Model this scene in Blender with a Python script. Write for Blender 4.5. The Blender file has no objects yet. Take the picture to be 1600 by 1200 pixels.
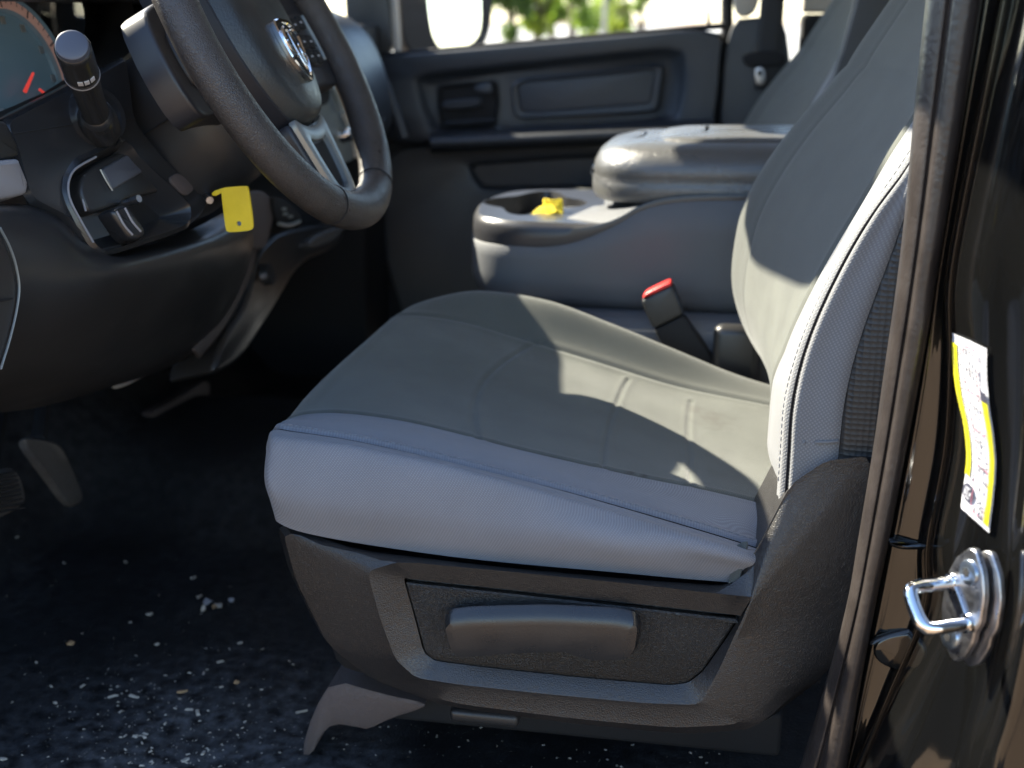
import bpy, bmesh, math, random
import numpy as np
from mathutils import Vector
random.seed(7)
rng = np.random.default_rng(7)
scn = bpy.context.scene
COL = scn.collection
rad = math.radians

# ------------------------------------------------------------------ camera
YAW, PIT, FPX = 10.0, 16.7, 1900.0
CAM = np.array((0.0, 0.0, 0.85))
_c, _s, _cp, _sp = math.cos(rad(YAW)), math.sin(rad(YAW)), math.cos(rad(PIT)), math.sin(rad(PIT))
FW = np.array((-_s*_cp, _c*_cp, -_sp)); RT = np.array((_c, _s, 0.0)); UPV = np.array((-_s*_sp, _c*_sp, _cp))
cam = bpy.data.cameras.new('camera'); camo = bpy.data.objects.new('camera', cam); COL.objects.link(camo)
camo.location = CAM; camo.rotation_euler = (rad(90-PIT), 0, rad(YAW))
cam.sensor_width = 36; cam.lens = 36*FPX/1600; cam.clip_start = 0.05; cam.clip_end = 3000
cam.dof.use_dof = True; cam.dof.focus_distance = 1.06; cam.dof.aperture_fstop = 5.0
scn.camera = camo

# ------------------------------------------------------------------ light
SUN_AZ, SUN_EL = 25.0, 40.8          # azimuth from the truck's nose towards the passenger side
SD = np.array((-math.cos(rad(SUN_EL))*math.cos(rad(SUN_AZ)), math.cos(rad(SUN_EL))*math.sin(rad(SUN_AZ)), math.sin(rad(SUN_EL))))
world = bpy.data.worlds.new('World'); scn.world = world; world.use_nodes = True
wn = world.node_tree.nodes; wl = world.node_tree.links
sky = wn.new('ShaderNodeTexSky'); sky.sky_type = 'NISHITA'; sky.sun_disc = False
sky.sun_elevation = rad(SUN_EL); sky.sun_rotation = math.atan2(SD[0], SD[1]); sky.dust_density = 0.4; sky.ozone_density = 2.0
bg = wn['Background']; bg.inputs[1].default_value = 0.105; wl.new(sky.outputs[0], bg.inputs[0])
sl = bpy.data.lights.new('sun', 'SUN'); sl.energy = 5.0; sl.angle = rad(0.5); sl.color = (1.0, 0.93, 0.76)
so = bpy.data.objects.new('sun', sl); COL.objects.link(so)
so.rotation_euler = Vector(SD).to_track_quat('Z', 'Y').to_euler(); so.location = (0, 0, 6)
vs = scn.view_settings; vs.view_transform = 'Standard'; vs.look = 'None'; vs.exposure = 2.3; vs.gamma = 1; vs.use_curve_mapping = False
scn.cycles.max_bounces = 8; scn.cycles.transparent_max_bounces = 12; scn.cycles.use_denoising = True

# ------------------------------------------------------------------ helpers
def P(x, y, Y=None, X=None, Z=None, pl=None):
    """point of the place seen at photo pixel (x, y) on a plane of the truck"""
    d = FW + (x-800)/FPX*RT + (600-y)/FPX*UPV
    if pl is not None:
        p0, n = np.array(pl[0]), np.array(pl[1]); t = np.dot(p0-CAM, n)/np.dot(d, n)
    else:
        t = (Y-CAM[1])/d[1] if Y is not None else (X-CAM[0])/d[0] if X is not None else (Z-CAM[2])/d[2]
    return CAM+t*d
def PY(l, Y): return np.array([P(a[0], a[1], Y=a[2] if len(a) > 2 else Y) for a in l])
def PX(l, X): return np.array([P(a[0], a[1], X=a[2] if len(a) > 2 else X) for a in l])
def proj(V):
    v = V-CAM; z = v@FW
    return np.stack((800+FPX*(v@RT)/z, 600-FPX*(v@UPV)/z, z), -1)
def spline(p, n, closed=False, t=None):
    """Catmull-Rom through p, n samples (or at parameters t, in control-point units)"""
    p = np.asarray(p, float); k = len(p)
    if t is None: t = np.linspace(0, k if closed else k-1, n, endpoint=not closed)
    i = np.floor(t).astype(int); i = np.minimum(i, k-1 if closed else k-2); f = (t-i)[:, None]
    if closed: g = lambda j: p[j % k]
    else:
        e = np.vstack((2*p[0]-p[1], p, 2*p[-1]-p[-2])); g = lambda j: e[np.clip(j+1, 0, k+1)]
    a, b, c, d = g(i-1), g(i), g(i+1), g(i+2)
    return 0.5*(2*b+(c-a)*f+(2*a-5*b+4*c-d)*f*f+(3*b-a-3*c+d)*f**3)
def even(p, n, closed=False):
    """spline resampled evenly by length"""
    q = spline(p, 400, closed)
    if closed: q = np.vstack((q, q[:1]))
    s = np.r_[0, np.cumsum(np.linalg.norm(np.diff(q, axis=0), axis=1))]
    u = np.linspace(0, s[-1], n, endpoint=not closed)
    return np.stack([np.interp(u, s, q[:, k]) for k in range(3)], -1)
def lin(p, n):
    p = np.asarray(p, float); s = np.r_[0, np.cumsum(np.linalg.norm(np.diff(p, axis=0), axis=1))]
    u = np.linspace(0, s[-1], n); return np.stack([np.interp(u, s, p[:, k]) for k in range(p.shape[1])], -1)
def chaikin(p, it=2, w=0.25):
    p = np.asarray(p, float)
    for _ in range(it):
        q = np.roll(p, -1, 0); p = np.stack((p*(1-w)+q*w, p*w+q*(1-w)), 1).reshape(-1, p.shape[1])
    return p
def mesh_obj(name, V, Fc, mat, parent=None, smooth=True, angle=40, mats=None, mi=None):
    me = bpy.data.meshes.new(name); me.from_pydata([tuple(v) for v in V], [], [tuple(int(i) for i in f) for f in Fc])
    for m in (mats or [mat]): me.materials.append(m)
    if mi is not None: me.polygons.foreach_set('material_index', mi)
    return fin(name, me, parent, smooth, angle)
def fin(name, me, parent=None, smooth=True, angle=40):
    bm = bmesh.new(); bm.from_mesh(me); bmesh.ops.recalc_face_normals(bm, faces=bm.faces); bm.to_mesh(me); bm.free()
    if smooth:
        me.shade_smooth(); me.set_sharp_from_angle(angle=rad(angle))
    o = bpy.data.objects.new(name, me); COL.objects.link(o)
    if parent: attach(o, parent)
    return o
def attach(o, parent):
    w = Vector((0, 0, 0)); q = parent
    while q: w += q.location; q = q.parent
    o.parent = parent; o.location = -w
def thing(name, label, cat, loc, group=None):
    e = bpy.data.objects.new(name, None); COL.objects.link(e); e.location = loc; e.empty_display_size = .05
    return tag(e, label, cat, group)
def tag(o, label, cat=None, group=None, kind=None):
    o['label'] = label
    if cat: o['category'] = cat
    if group: o['group'] = group
    if kind: o['kind'] = kind
    return o
def gridF(nu, nv, cu=False, cv=False):
    f = []
    for i in range(nu if cu else nu-1):
        for j in range(nv if cv else nv-1):
            a, b = i, (i+1) % nu; c, d = j, (j+1) % nv
            f.append((a*nv+c, b*nv+c, b*nv+d, a*nv+d))
    return f
def rails_grid(rails, nu, m):
    """rails: list of polylines; -> (nu, (len-1)*m+1, 3)"""
    R = np.array([even(r, nu) for r in rails])
    t = np.linspace(0, len(rails)-1, (len(rails)-1)*m+1)
    return np.stack([spline(R[:, i], 0, t=t) for i in range(nu)])
def grid_obj(name, G, mat, parent=None, thick=0, angle=50):
    nu, nv = G.shape[:2]; o = mesh_obj(name, G.reshape(-1, 3), gridF(nu, nv), mat, parent, angle=angle)
    cu = np.zeros((nu, nv)); cu[1:] = np.cumsum(np.linalg.norm(np.diff(G, axis=0), axis=2), 0); cv = np.zeros((nu, nv)); cv[:, 1:] = np.cumsum(np.linalg.norm(np.diff(G, axis=1), axis=2), 1)
    uv = np.stack((cu, cv), -1).reshape(-1, 2); me = o.data; li = np.empty(len(me.loops), int); me.loops.foreach_get('vertex_index', li)
    me.uv_layers.new(name='metres').data.foreach_set('uv', uv[li].ravel())      # cloth coordinates in metres along the surface
    if thick: solid(o, thick)
    return o
def solid(o, t, off=1):
    md = o.modifiers.new('thickness', 'SOLIDIFY'); md.thickness = t; md.offset = off
def gnormals(G):
    du = np.gradient(G, axis=0); dv = np.gradient(G, axis=1); n = np.cross(du, dv)
    n /= np.linalg.norm(n, axis=-1, keepdims=True)+1e-12
    return n
def crease(G, line, depth, width, sgn):
    """press a seam line into the grid along its normals"""
    N = gnormals(G)*sgn; L = lin(line, 160)
    V = G.reshape(-1, 3); d = np.full(len(V), 9.0)
    for k in range(0, len(L)-1):
        a, b = L[k], L[k+1]; ab = b-a; t = np.clip(((V-a)@ab)/(ab@ab+1e-12), 0, 1)
        d = np.minimum(d, np.linalg.norm(V-(a+t[:, None]*ab), axis=1))
    f = -depth*np.exp(-(d/width)**2)+depth*.45*np.exp(-((d-width*2.3)/(width*1.2))**2)
    return (V+N.reshape(-1, 3)*f[:, None]).reshape(G.shape)
def snap(G, px, n=80, lift=0.0, sgn=1):
    """photo line -> line on the surface G"""
    q = np.c_[np.asarray(px, float), np.zeros(len(px))]; q = even(q, n)[:, :2] if len(px) > 2 else lin(q, n)[:, :2]
    V = G.reshape(-1, 3); pv = proj(V); N = (gnormals(G)*sgn).reshape(-1, 3); out = []
    face = np.einsum('ij,ij->i', N, CAM-V) > 0
    for a in q:
        d = (pv[:, 0]-a[0])**2+(pv[:, 1]-a[1])**2; d = d+np.where(face, 0, 4e3)
        i = np.argsort(d)[:6]; w = 1/(d[i]+.5); w /= w.sum(); out.append((V[i]*w[:, None]).sum(0)+N[i[0]]*lift)
    out = np.array(out)
    for _ in range(2): out[1:-1] = (out[:-2]+2*out[1:-1]+out[2:])/4
    return out
def tube(name, pts, r, mat, parent=None, seg=10, closed=False, build=True, caps=True, flat=None):
    pts = np.asarray(pts, float); n = len(pts); r = np.broadcast_to(np.asarray(r, float), (n,))
    T = np.gradient(pts, axis=0) if not closed else np.roll(pts, -1, 0)-np.roll(pts, 1, 0)
    T /= np.linalg.norm(T, axis=1, keepdims=True)+1e-12
    up = np.array((0, 0, 1.0)) if abs(T[0][2]) < .9 else np.array((1.0, 0, 0)); V = []
    A = np.cross(up, T[0]); A /= np.linalg.norm(A)
    for i in range(n):
        A = A-T[i]*(A@T[i]); A /= np.linalg.norm(A)+1e-12; B = np.cross(T[i], A)
        for k in range(seg):
            a = 2*math.pi*k/seg; V.append(pts[i]+r[i]*(math.cos(a)*A+math.sin(a)*B*(flat or 1)))
    Fc = gridF(n, seg, closed, True)
    if not closed and caps: Fc += [tuple(range(seg))[::-1], tuple(range((n-1)*seg, n*seg))]
    if not build: return np.array(V), Fc
    return mesh_obj(name, V, Fc, mat, parent)
def ringloft(name, rings, mat, parent=None, cap0=False, cap1=True, it=2, w=.25, angle=35, raw=False):
    R = [np.asarray(r, float) if raw else chaikin(r, it, w) for r in rings]; n = len(R[0])
    V = np.vstack(R); Fc = gridF(len(R), n, False, True)
    if cap0: Fc.append(tuple(range(n))[::-1])
    if cap1: Fc.append(tuple(range((len(R)-1)*n, len(R)*n)))
    return mesh_obj(name, V, Fc, mat, parent, angle=angle)
def shrink(r, k, c=None):
    r = np.asarray(r, float); c = r.mean(0) if c is None else c
    return c+(r-c)*k
def inset(r, d, n):
    """move a planar ring inwards by d (n: plane normal)"""
    r = np.asarray(r, float); n = np.asarray(n, float)/np.linalg.norm(n)
    e = np.roll(r, -1, 0)-r; e /= np.linalg.norm(e, axis=1, keepdims=True)+1e-9; p = np.cross(n, e)
    q = p+np.roll(p, 1, 0); q /= np.maximum((q*q).sum(1, keepdims=True)/2, .5)
    c = r.mean(0); s = 1 if ((r+q*1e-4-c)**2).sum() < ((r-c)**2).sum() else -1
    return r+q*d*s
def slab(name, ring, n, t, mat, parent=None, bev=.002, it=2, w=.25, angle=35):
    """thick plate with a rounded rim: ring is its front outline, n points to the front"""
    n = np.asarray(n, float)/np.linalg.norm(n); r = chaikin(ring, it, w) if it else np.asarray(ring, float)
    rs = [r-n*t, r-n*bev]
    for k in (1, 2, 3):
        a = math.pi/2*k/3; rs.append(inset(r, bev*(1-math.cos(a)), n)-n*bev*(1-math.sin(a)))
    return ringloft(name, rs, mat, parent, cap0=True, raw=True, angle=angle)
def rbox(name, c, s, mat, parent=None, bev=.004, seg=3, rot=None):
    bm = bmesh.new(); bmesh.ops.create_cube(bm, size=1)
    for v in bm.verts: v.co = Vector((v.co.x*s[0], v.co.y*s[1], v.co.z*s[2]))
    if bev: bmesh.ops.bevel(bm, geom=bm.edges[:], offset=bev, segments=seg, profile=.5, affect='EDGES')
    R = np.array(rot) if rot is not None else np.eye(3)
    for v in bm.verts: v.co = Vector(R@np.array(v.co)+np.array(c))
    me = bpy.data.meshes.new(name); bm.to_mesh(me); bm.free(); me.materials.append(mat)
    return fin(name, me, parent)
def basis(n, up=(0, 0, 1)):
    n = np.asarray(n, float)/np.linalg.norm(n); a = np.cross(up, n); a /= np.linalg.norm(a); return a, np.cross(n, a), n

# ------------------------------------------------------------------ materials
def mat(name, col, rough=.5, metal=0, bump=None, coat=0, var=0, varscale=30, spec=.5, sheen=0, build=None, trans=0, emis=None):
    m = bpy.data.materials.new(name); m.use_nodes = True; nt = m.node_tree; b = nt.nodes['Principled BSDF']
    b.inputs['Base Color'].default_value = (*col, 1); b.inputs['Roughness'].default_value = rough; b.inputs['Metallic'].default_value = metal
    b.inputs['Specular IOR Level'].default_value = spec
    if coat: b.inputs['Coat Weight'].default_value = coat; b.inputs['Coat Roughness'].default_value = .03
    if sheen: b.inputs['Sheen Weight'].default_value = sheen; b.inputs['Sheen Roughness'].default_value = .4
    tc = nt.nodes.new('ShaderNodeTexCoord')
    if var:
        nz = nt.nodes.new('ShaderNodeTexNoise'); nz.inputs['Scale'].default_value = varscale; nz.inputs['Detail'].default_value = 5; nt.links.new(tc.outputs['Object'], nz.inputs['Vector'])
        mp = nt.nodes.new('ShaderNodeMapRange'); mp.inputs[1].default_value = .3; mp.inputs[2].default_value = .7; mp.inputs[3].default_value = 1-var; mp.inputs[4].default_value = 1+var
        nt.links.new(nz.outputs[0], mp.inputs[0]); mx = nt.nodes.new('ShaderNodeVectorMath'); mx.operation = 'SCALE'; mx.inputs[0].default_value = col
        nt.links.new(mp.outputs[0], mx.inputs['Scale']); nt.links.new(mx.outputs[0], b.inputs['Base Color'])
        rr = nt.nodes.new('ShaderNodeMapRange'); rr.inputs[1].default_value = .3; rr.inputs[2].default_value = .7; rr.inputs[3].default_value = max(.02, rough-.07); rr.inputs[4].default_value = min(1, rough+.07)
        nt.links.new(nz.outputs[0], rr.inputs[0]); nt.links.new(rr.outputs[0], b.inputs['Roughness'])
    if bump:
        kind, sc, dist = bump; h = None
        if kind == 'grain':
            v = nt.nodes.new('ShaderNodeTexVoronoi'); v.feature = 'DISTANCE_TO_EDGE'; v.inputs['Scale'].default_value = sc
            n2 = nt.nodes.new('ShaderNodeTexNoise'); n2.inputs['Scale'].default_value = sc*.35; n2.inputs['Detail'].default_value = 3
            ds = nt.nodes.new('ShaderNodeVectorMath'); ds.operation = 'MULTIPLY_ADD'; ds.inputs[1].default_value = (.006,)*3
            nt.links.new(tc.outputs['Object'], n2.inputs['Vector']); nt.links.new(n2.outputs['Color'], ds.inputs[0]); nt.links.new(tc.outputs['Object'], ds.inputs[2]); nt.links.new(ds.outputs[0], v.inputs['Vector'])
            pw = nt.nodes.new('ShaderNodeMapRange'); pw.inputs[1].default_value = 0; pw.inputs[2].default_value = .25; pw.clamp = True; nt.links.new(v.outputs['Distance'], pw.inputs[0]); h = pw.outputs[0]
        elif kind == 'weave':
            acc = []
            for rot in (0, 90):
                mpn = nt.nodes.new('ShaderNodeMapping'); mpn.inputs['Rotation'].default_value = (0, 0, rad(rot+40)); nt.links.new(tc.outputs['UV'], mpn.inputs[0])
                wv = nt.nodes.new('ShaderNodeTexWave'); wv.inputs['Scale'].default_value = sc; wv.inputs['Distortion'].default_value = .6; wv.inputs['Detail Scale'].default_value = 2; nt.links.new(mpn.outputs[0], wv.inputs['Vector']); acc.append(wv.outputs['Fac'])
            a = nt.nodes.new('ShaderNodeMath'); a.operation = 'MULTIPLY'; nt.links.new(acc[0], a.inputs[0]); nt.links.new(acc[1], a.inputs[1]); h = a.outputs[0]
            if var:      # lit threads and shaded gaps painted into the cloth colour
                wm = nt.nodes.new('ShaderNodeMapRange'); wm.inputs[1].default_value = .05; wm.inputs[2].default_value = .75; wm.inputs[3].default_value = .84; wm.inputs[4].default_value = 1.2; nt.links.new(h, wm.inputs[0])
                w2 = nt.nodes.new('ShaderNodeVectorMath'); w2.operation = 'SCALE'; nt.links.new(mx.outputs[0], w2.inputs[0]); nt.links.new(wm.outputs[0], w2.inputs['Scale']); nt.links.new(w2.outputs[0], b.inputs['Base Color'])
        elif kind == 'noise':
            n2 = nt.nodes.new('ShaderNodeTexNoise'); n2.inputs['Scale'].default_value = sc; n2.inputs['Detail'].default_value = 6; nt.links.new(tc.outputs['Object'], n2.inputs['Vector']); h = n2.outputs[0]
        elif kind == 'dots':
            v = nt.nodes.new('ShaderNodeTexVoronoi'); v.inputs['Scale'].default_value = sc; v.inputs['Randomness'].default_value = .08; nt.links.new(tc.outputs['Object'], v.inputs['Vector']); h = v.outputs['Distance']
        bp = nt.nodes.new('ShaderNodeBump'); bp.inputs['Strength'].default_value = 1; bp.inputs['Distance'].default_value = dist
        nt.links.new(h, bp.inputs['Height']); nt.links.new(bp.outputs[0], b.inputs['Normal'])
    if build: build(nt, b, tc)
    return m
def dirt_spots(nt, b, tc, base, dirt, spots, gscale=40):
    """soft stains of their own shape at given places"""
    prev = None
    for (p, r, k) in spots:
        d = nt.nodes.new('ShaderNodeVectorMath'); d.operation = 'DISTANCE'; d.inputs[1].default_value = tuple(p)
        nz = nt.nodes.new('ShaderNodeTexNoise'); nz.inputs['Scale'].default_value = gscale; nz.inputs['Detail'].default_value = 4; nt.links.new(tc.outputs['Object'], nz.inputs[0])
        ad = nt.nodes.new('ShaderNodeMath'); ad.operation = 'MULTIPLY_ADD'; ad.inputs[1].default_value = r*1.6; nt.links.new(nz.outputs[0], ad.inputs[0])
        nt.links.new(tc.outputs['Object'], d.inputs[0]); nt.links.new(d.outputs['Value'], ad.inputs[2])
        mp = nt.nodes.new('ShaderNodeMapRange'); mp.inputs[1].default_value = r*.9; mp.inputs[2].default_value = r*1.7; mp.inputs[3].default_value = k; mp.inputs[4].default_value = 0; nt.links.new(ad.outputs[0], mp.inputs[0])
        if prev is None: prev = mp.outputs[0]
        else:
            mxx = nt.nodes.new('ShaderNodeMath'); mxx.operation = 'MAXIMUM'; nt.links.new(prev, mxx.inputs[0]); nt.links.new(mp.outputs[0], mxx.inputs[1]); prev = mxx.outputs[0]
    mix = nt.nodes.new('ShaderNodeMix'); mix.data_type = 'RGBA'; nt.links.new(prev, mix.inputs[0]); mix.inputs[7].default_value = (*dirt, 1)
    src = b.inputs['Base Color'].links
    if src: nt.links.new(src[0].from_socket, mix.inputs[6])
    else: mix.inputs[6].default_value = (*base, 1)
    nt.links.new(mix.outputs[2], b.inputs['Base Color'])

M = {}
M['fab'] = mat('light grey woven seat cloth', (.195, .197, .215), .85, bump=('weave', 150, .00022), var=.06, varscale=14, sheen=.15, spec=.3)
M['ins'] = mat('dark grey seat cloth', (.098, .102, .09), .9, bump=('weave', 210, .0002), var=.13, varscale=25, sheen=.2, spec=.25,
               build=lambda nt, b, tc: dirt_spots(nt, b, tc, (.098, .102, .09), (.045, .038, .03), [((-.078, 1.101, .432), .008, .9), ((-.064, 1.101, .43), .007, .8), ((-.004, 1.338, .413), .036, .45), ((-.025, 1.354, .418), .018, .4), ((-.25, 1.25, .46), .10, .12)], 120))
M['fab3'] = mat('grey woven backrest cloth', (.175, .177, .183), .85, bump=('weave', 120, .00022), var=.06, varscale=14, sheen=.15, spec=.3)
M['fab2'] = mat('grey seat cloth', (.086, .09, .081), .9, bump=('weave', 210, .0002), var=.06, varscale=20, sheen=.2, spec=.25)
M['pip'] = mat('dark seam cord', (.012, .012, .014), 1, spec=.1)
M['stitch'] = mat('grey thread', (.2, .2, .215), .7)
M['black'] = mat('grained black plastic', (.020, .0185, .018), .36, spec=.65, bump=('grain', 480, .00016), var=.1, varscale=9)
M['panel'] = mat('fine grained black plastic', (.017, .016, .015), .38, spec=.6, bump=('grain', 620, .0003), var=.1, varscale=9)
M['lever'] = mat('satin charcoal plastic', (.016, .016, .017), .3, spec=.6, bump=('noise', 700, .0001), var=.08, varscale=25)
M['dark'] = mat('dark dashboard plastic', (.024, .0235, .024), .36, bump=('noise', 900, .0002), var=.08, varscale=10)
M['dash2'] = mat('satin dashboard trim', (.022, .022, .023), .22, bump=('noise', 600, .0001))
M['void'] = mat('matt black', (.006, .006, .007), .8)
M['slate'] = mat('dark slate door plastic', (.026, .030, .037), .45, bump=('noise', 500, .0003), var=.07, varscale=6)
M['slate2'] = mat('slate door insert', (.036, .042, .052), .48, bump=('noise', 500, .0003))
M['cons'] = mat('slate grey seat vinyl', (.100, .104, .111), .6, bump=('noise', 700, .0003), var=.06, varscale=8)
M['tray'] = mat('satin grey plastic tray', (.036, .036, .039), .3, bump=('noise', 500, .0002))
M['lid'] = mat('smooth grey vinyl', (.085, .085, .083), .28, spec=.8, bump=('grain', 500, .00012), var=.06, varscale=10)
M['wheel'] = mat('worn grained black rim', (.048, .042, .039), .34, bump=('grain', 420, .0003), var=.15, varscale=30)
M['hub'] = mat('satin airbag plastic', (.03, .032, .032), .36, bump=('noise', 400, .0004), var=.12, varscale=40)
M['hubd'] = mat('purple black plastic', (.02, .02, .024), .4)
M['silver'] = mat('silver paint', (.33, .36, .36), .35, metal=.6, bump=('noise', 300, .0001))
M['chrome'] = mat('polished chrome', (.78, .78, .78), .08, metal=1)
M['steel'] = mat('brushed steel', (.42, .42, .44), .32, metal=1, bump=('noise', 500, .0002), var=.15, varscale=120)
M['zinc'] = mat('zinc plated screw', (.4, .48, .58), .28, metal=1)
M['yellow'] = mat('yellow plastic', (.75, .56, .02), .45, var=.06, varscale=60, bump=('noise', 150, .0003))
M['yelp'] = mat('yellow paper', (.8, .6, .02), .6, var=.15, varscale=150)
M['red'] = mat('red button plastic', (.65, .03, .025), .35)
M['rubber'] = mat('weatherstrip rubber', (.026, .021, .019), .36, bump=('noise', 240, .0005), var=.18, varscale=40)
M['paint'] = mat('glossy black paint', (.004, .004, .004), .06, coat=.55, spec=.5, bump=('noise', 900, .00002))
M['carpet'] = None
M['white'] = mat('white label', (.5, .5, .53), .35)
M['ylab'] = mat('yellow label print', (.5, .46, .015), .35)
M['ink'] = mat('dark ink', (.05, .05, .07), .4)
M['pink'] = mat('pink ink', (.55, .16, .22), .4)
M['beige'] = mat('beige headliner', (.42, .38, .33), .9)
M['gtrim'] = mat('warm silver trim', (.25, .24, .25), .42)
M['browng'] = mat('brown grey plastic', (.09, .07, .064), .55, bump=('grain', 500, .0003))
M['web'] = mat('seat belt webbing', (.03, .03, .032), .75, bump=('weave', 200, .0006))
M['backp'] = mat('black meshed back panel', (.022, .021, .020), .5, bump=('dots', 210, .0012))

def floor_build(nt, b, tc):
    L = nt.links
    n1 = nt.nodes.new('ShaderNodeTexNoise'); n1.inputs['Scale'].default_value = 4.5; n1.inputs['Detail'].default_value = 8; n1.inputs['Roughness'].default_value = .65; L.new(tc.outputs['Object'], n1.inputs[0])
    n2 = nt.nodes.new('ShaderNodeTexNoise'); n2.inputs['Scale'].default_value = 60; n2.inputs['Detail'].default_value = 6; L.new(tc.outputs['Object'], n2.inputs[0])
    d = nt.nodes.new('ShaderNodeVectorMath'); d.operation = 'DISTANCE'; d.inputs[1].default_value = tuple(P(300, 1180, Z=.1)); L.new(tc.outputs['Object'], d.inputs[0])
    m1 = nt.nodes.new('ShaderNodeMapRange'); m1.inputs[1].default_value = .02; m1.inputs[2].default_value = .26; m1.inputs[3].default_value = 1; m1.inputs[4].default_value = .12; L.new(d.outputs['Value'], m1.inputs[0])
    m2 = nt.nodes.new('ShaderNodeMapRange'); m2.inputs[1].default_value = .32; m2.inputs[2].default_value = .68; L.new(n1.outputs[0], m2.inputs[0])
    m3 = nt.nodes.new('ShaderNodeMapRange'); m3.inputs[1].default_value = .35; m3.inputs[2].default_value = .7; L.new(n2.outputs[0], m3.inputs[0])
    a = nt.nodes.new('ShaderNodeMath'); a.operation = 'MULTIPLY'; L.new(m1.outputs[0], a.inputs[0]); L.new(m2.outputs[0], a.inputs[1])
    a2 = nt.nodes.new('ShaderNodeMath'); a2.operation = 'MULTIPLY'; L.new(a.outputs[0], a2.inputs[0]); L.new(m3.outputs[0], a2.inputs[1])
    mx = nt.nodes.new('ShaderNodeMix'); mx.data_type = 'RGBA'; mx.inputs[6].default_value = (.0055, .0055, .0062, 1); mx.inputs[7].default_value = (.22, .22, .23, 1); L.new(a2.outputs[0], mx.inputs[0]); L.new(mx.outputs[2], b.inputs['Base Color'])
M['carpet'] = mat('dusty black floor vinyl', (.008, .009, .012), .6, bump=('noise', 260, .0012), build=floor_build, spec=.35)
def glassmat(name, tint, ior=1.35):
    m = bpy.data.materials.new(name); m.use_nodes = True; nt = m.node_tree; nt.nodes.clear()
    o = nt.nodes.new('ShaderNodeOutputMaterial'); t = nt.nodes.new('ShaderNodeBsdfTransparent'); t.inputs[0].default_value = (*tint, 1)
    g = nt.nodes.new('ShaderNodeBsdfGlossy'); g.inputs['Roughness'].default_value = .01
    fr = nt.nodes.new('ShaderNodeFresnel'); fr.inputs[0].default_value = ior
    mx = nt.nodes.new('ShaderNodeMixShader'); nt.links.new(fr.outputs[0], mx.inputs[0]); nt.links.new(t.outputs[0], mx.inputs[1]); nt.links.new(g.outputs[0], mx.inputs[2]); nt.links.new(mx.outputs[0], o.inputs[0]); return m
M['glass'] = glassmat('window glass', (.97, .97, .97))
M['ground'] = mat('sunlit tan concrete', (.19, .125, .076), .9, var=.15, varscale=.8, bump=('noise', 30, .003))
M['bark'] = mat('tree bark', (.10, .075, .05), .9)

def leafmat(name, col):
    def bl(nt, b, tc):
        b.inputs['Transmission Weight'].default_value = 0
        tr = nt.nodes.new('ShaderNodeBsdfTranslucent'); tr.inputs[0].default_value = (col[0]*2.2, col[1]*2.2, col[2]*1.2, 1)
        mx = nt.nodes.new('ShaderNodeMixShader'); mx.inputs[0].default_value = .45
        o = nt.nodes['Material Output']; nt.links.new(b.outputs[0], mx.inputs[1]); nt.links.new(tr.outputs[0], mx.inputs[2]); nt.links.new(mx.outputs[0], o.inputs[0])
    return mat(name, col, .6, var=.3, varscale=.6, build=bl)

# ------------------------------------------------------------------ setting: ground, cab floor
def plane(name, x0, x1, y0, y1, z, m): return mesh_obj(name, [(x0, y0, z), (x1, y0, z), (x1, y1, z), (x0, y1, z)], [(0, 1, 2, 3)], m, smooth=False)
g = plane('ground', -700, 700, -700, 700, -.5, M['ground']); tag(g, 'pale sunlit concrete ground outside the truck', kind='structure')
lot = mesh_obj('pavement', [(-300, 4.6, -.492), (300, 4.6, -.492), (300, 300, -.492), (-300, 300, -.492)], [(0, 1, 2, 3)], mat('pale concrete paving', (.30, .29, .27), .9, var=.08, varscale=.5), smooth=False); tag(lot, 'pale sunlit concrete lot beyond the passenger side', kind='structure')
# ------------------------------------------------------------------ cab floor
xs = np.linspace(-1.25, .75, 90); ys = np.linspace(.86, 2.7, 80)
GX, GY = np.meshgrid(xs, ys, indexing='ij'); GZ = .10+.035*np.exp(-((GY-1.85)/.22)**4)*3.2
GZ = GZ+np.where(GX < -.95, (-.95-GX)**1.2*1.6, 0)+.004*np.sin(GX*23+1)*np.sin(GY*17)
floor = grid_obj('floor', np.stack((GX, GY, GZ), -1), M['carpet']); tag(floor, 'dusty black vinyl cab floor with wood chips scattered on it', kind='structure')
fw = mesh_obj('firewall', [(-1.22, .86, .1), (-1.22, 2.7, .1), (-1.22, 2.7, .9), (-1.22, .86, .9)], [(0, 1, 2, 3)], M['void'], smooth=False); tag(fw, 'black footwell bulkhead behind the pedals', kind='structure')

# ------------------------------------------------------------------ driver's seat
seat = thing('driver_seat', 'grey cloth driver seat with black plastic side shield and lever, nearest the camera', 'seat', (-.15, 1.25, .1), 'front seats')
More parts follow.
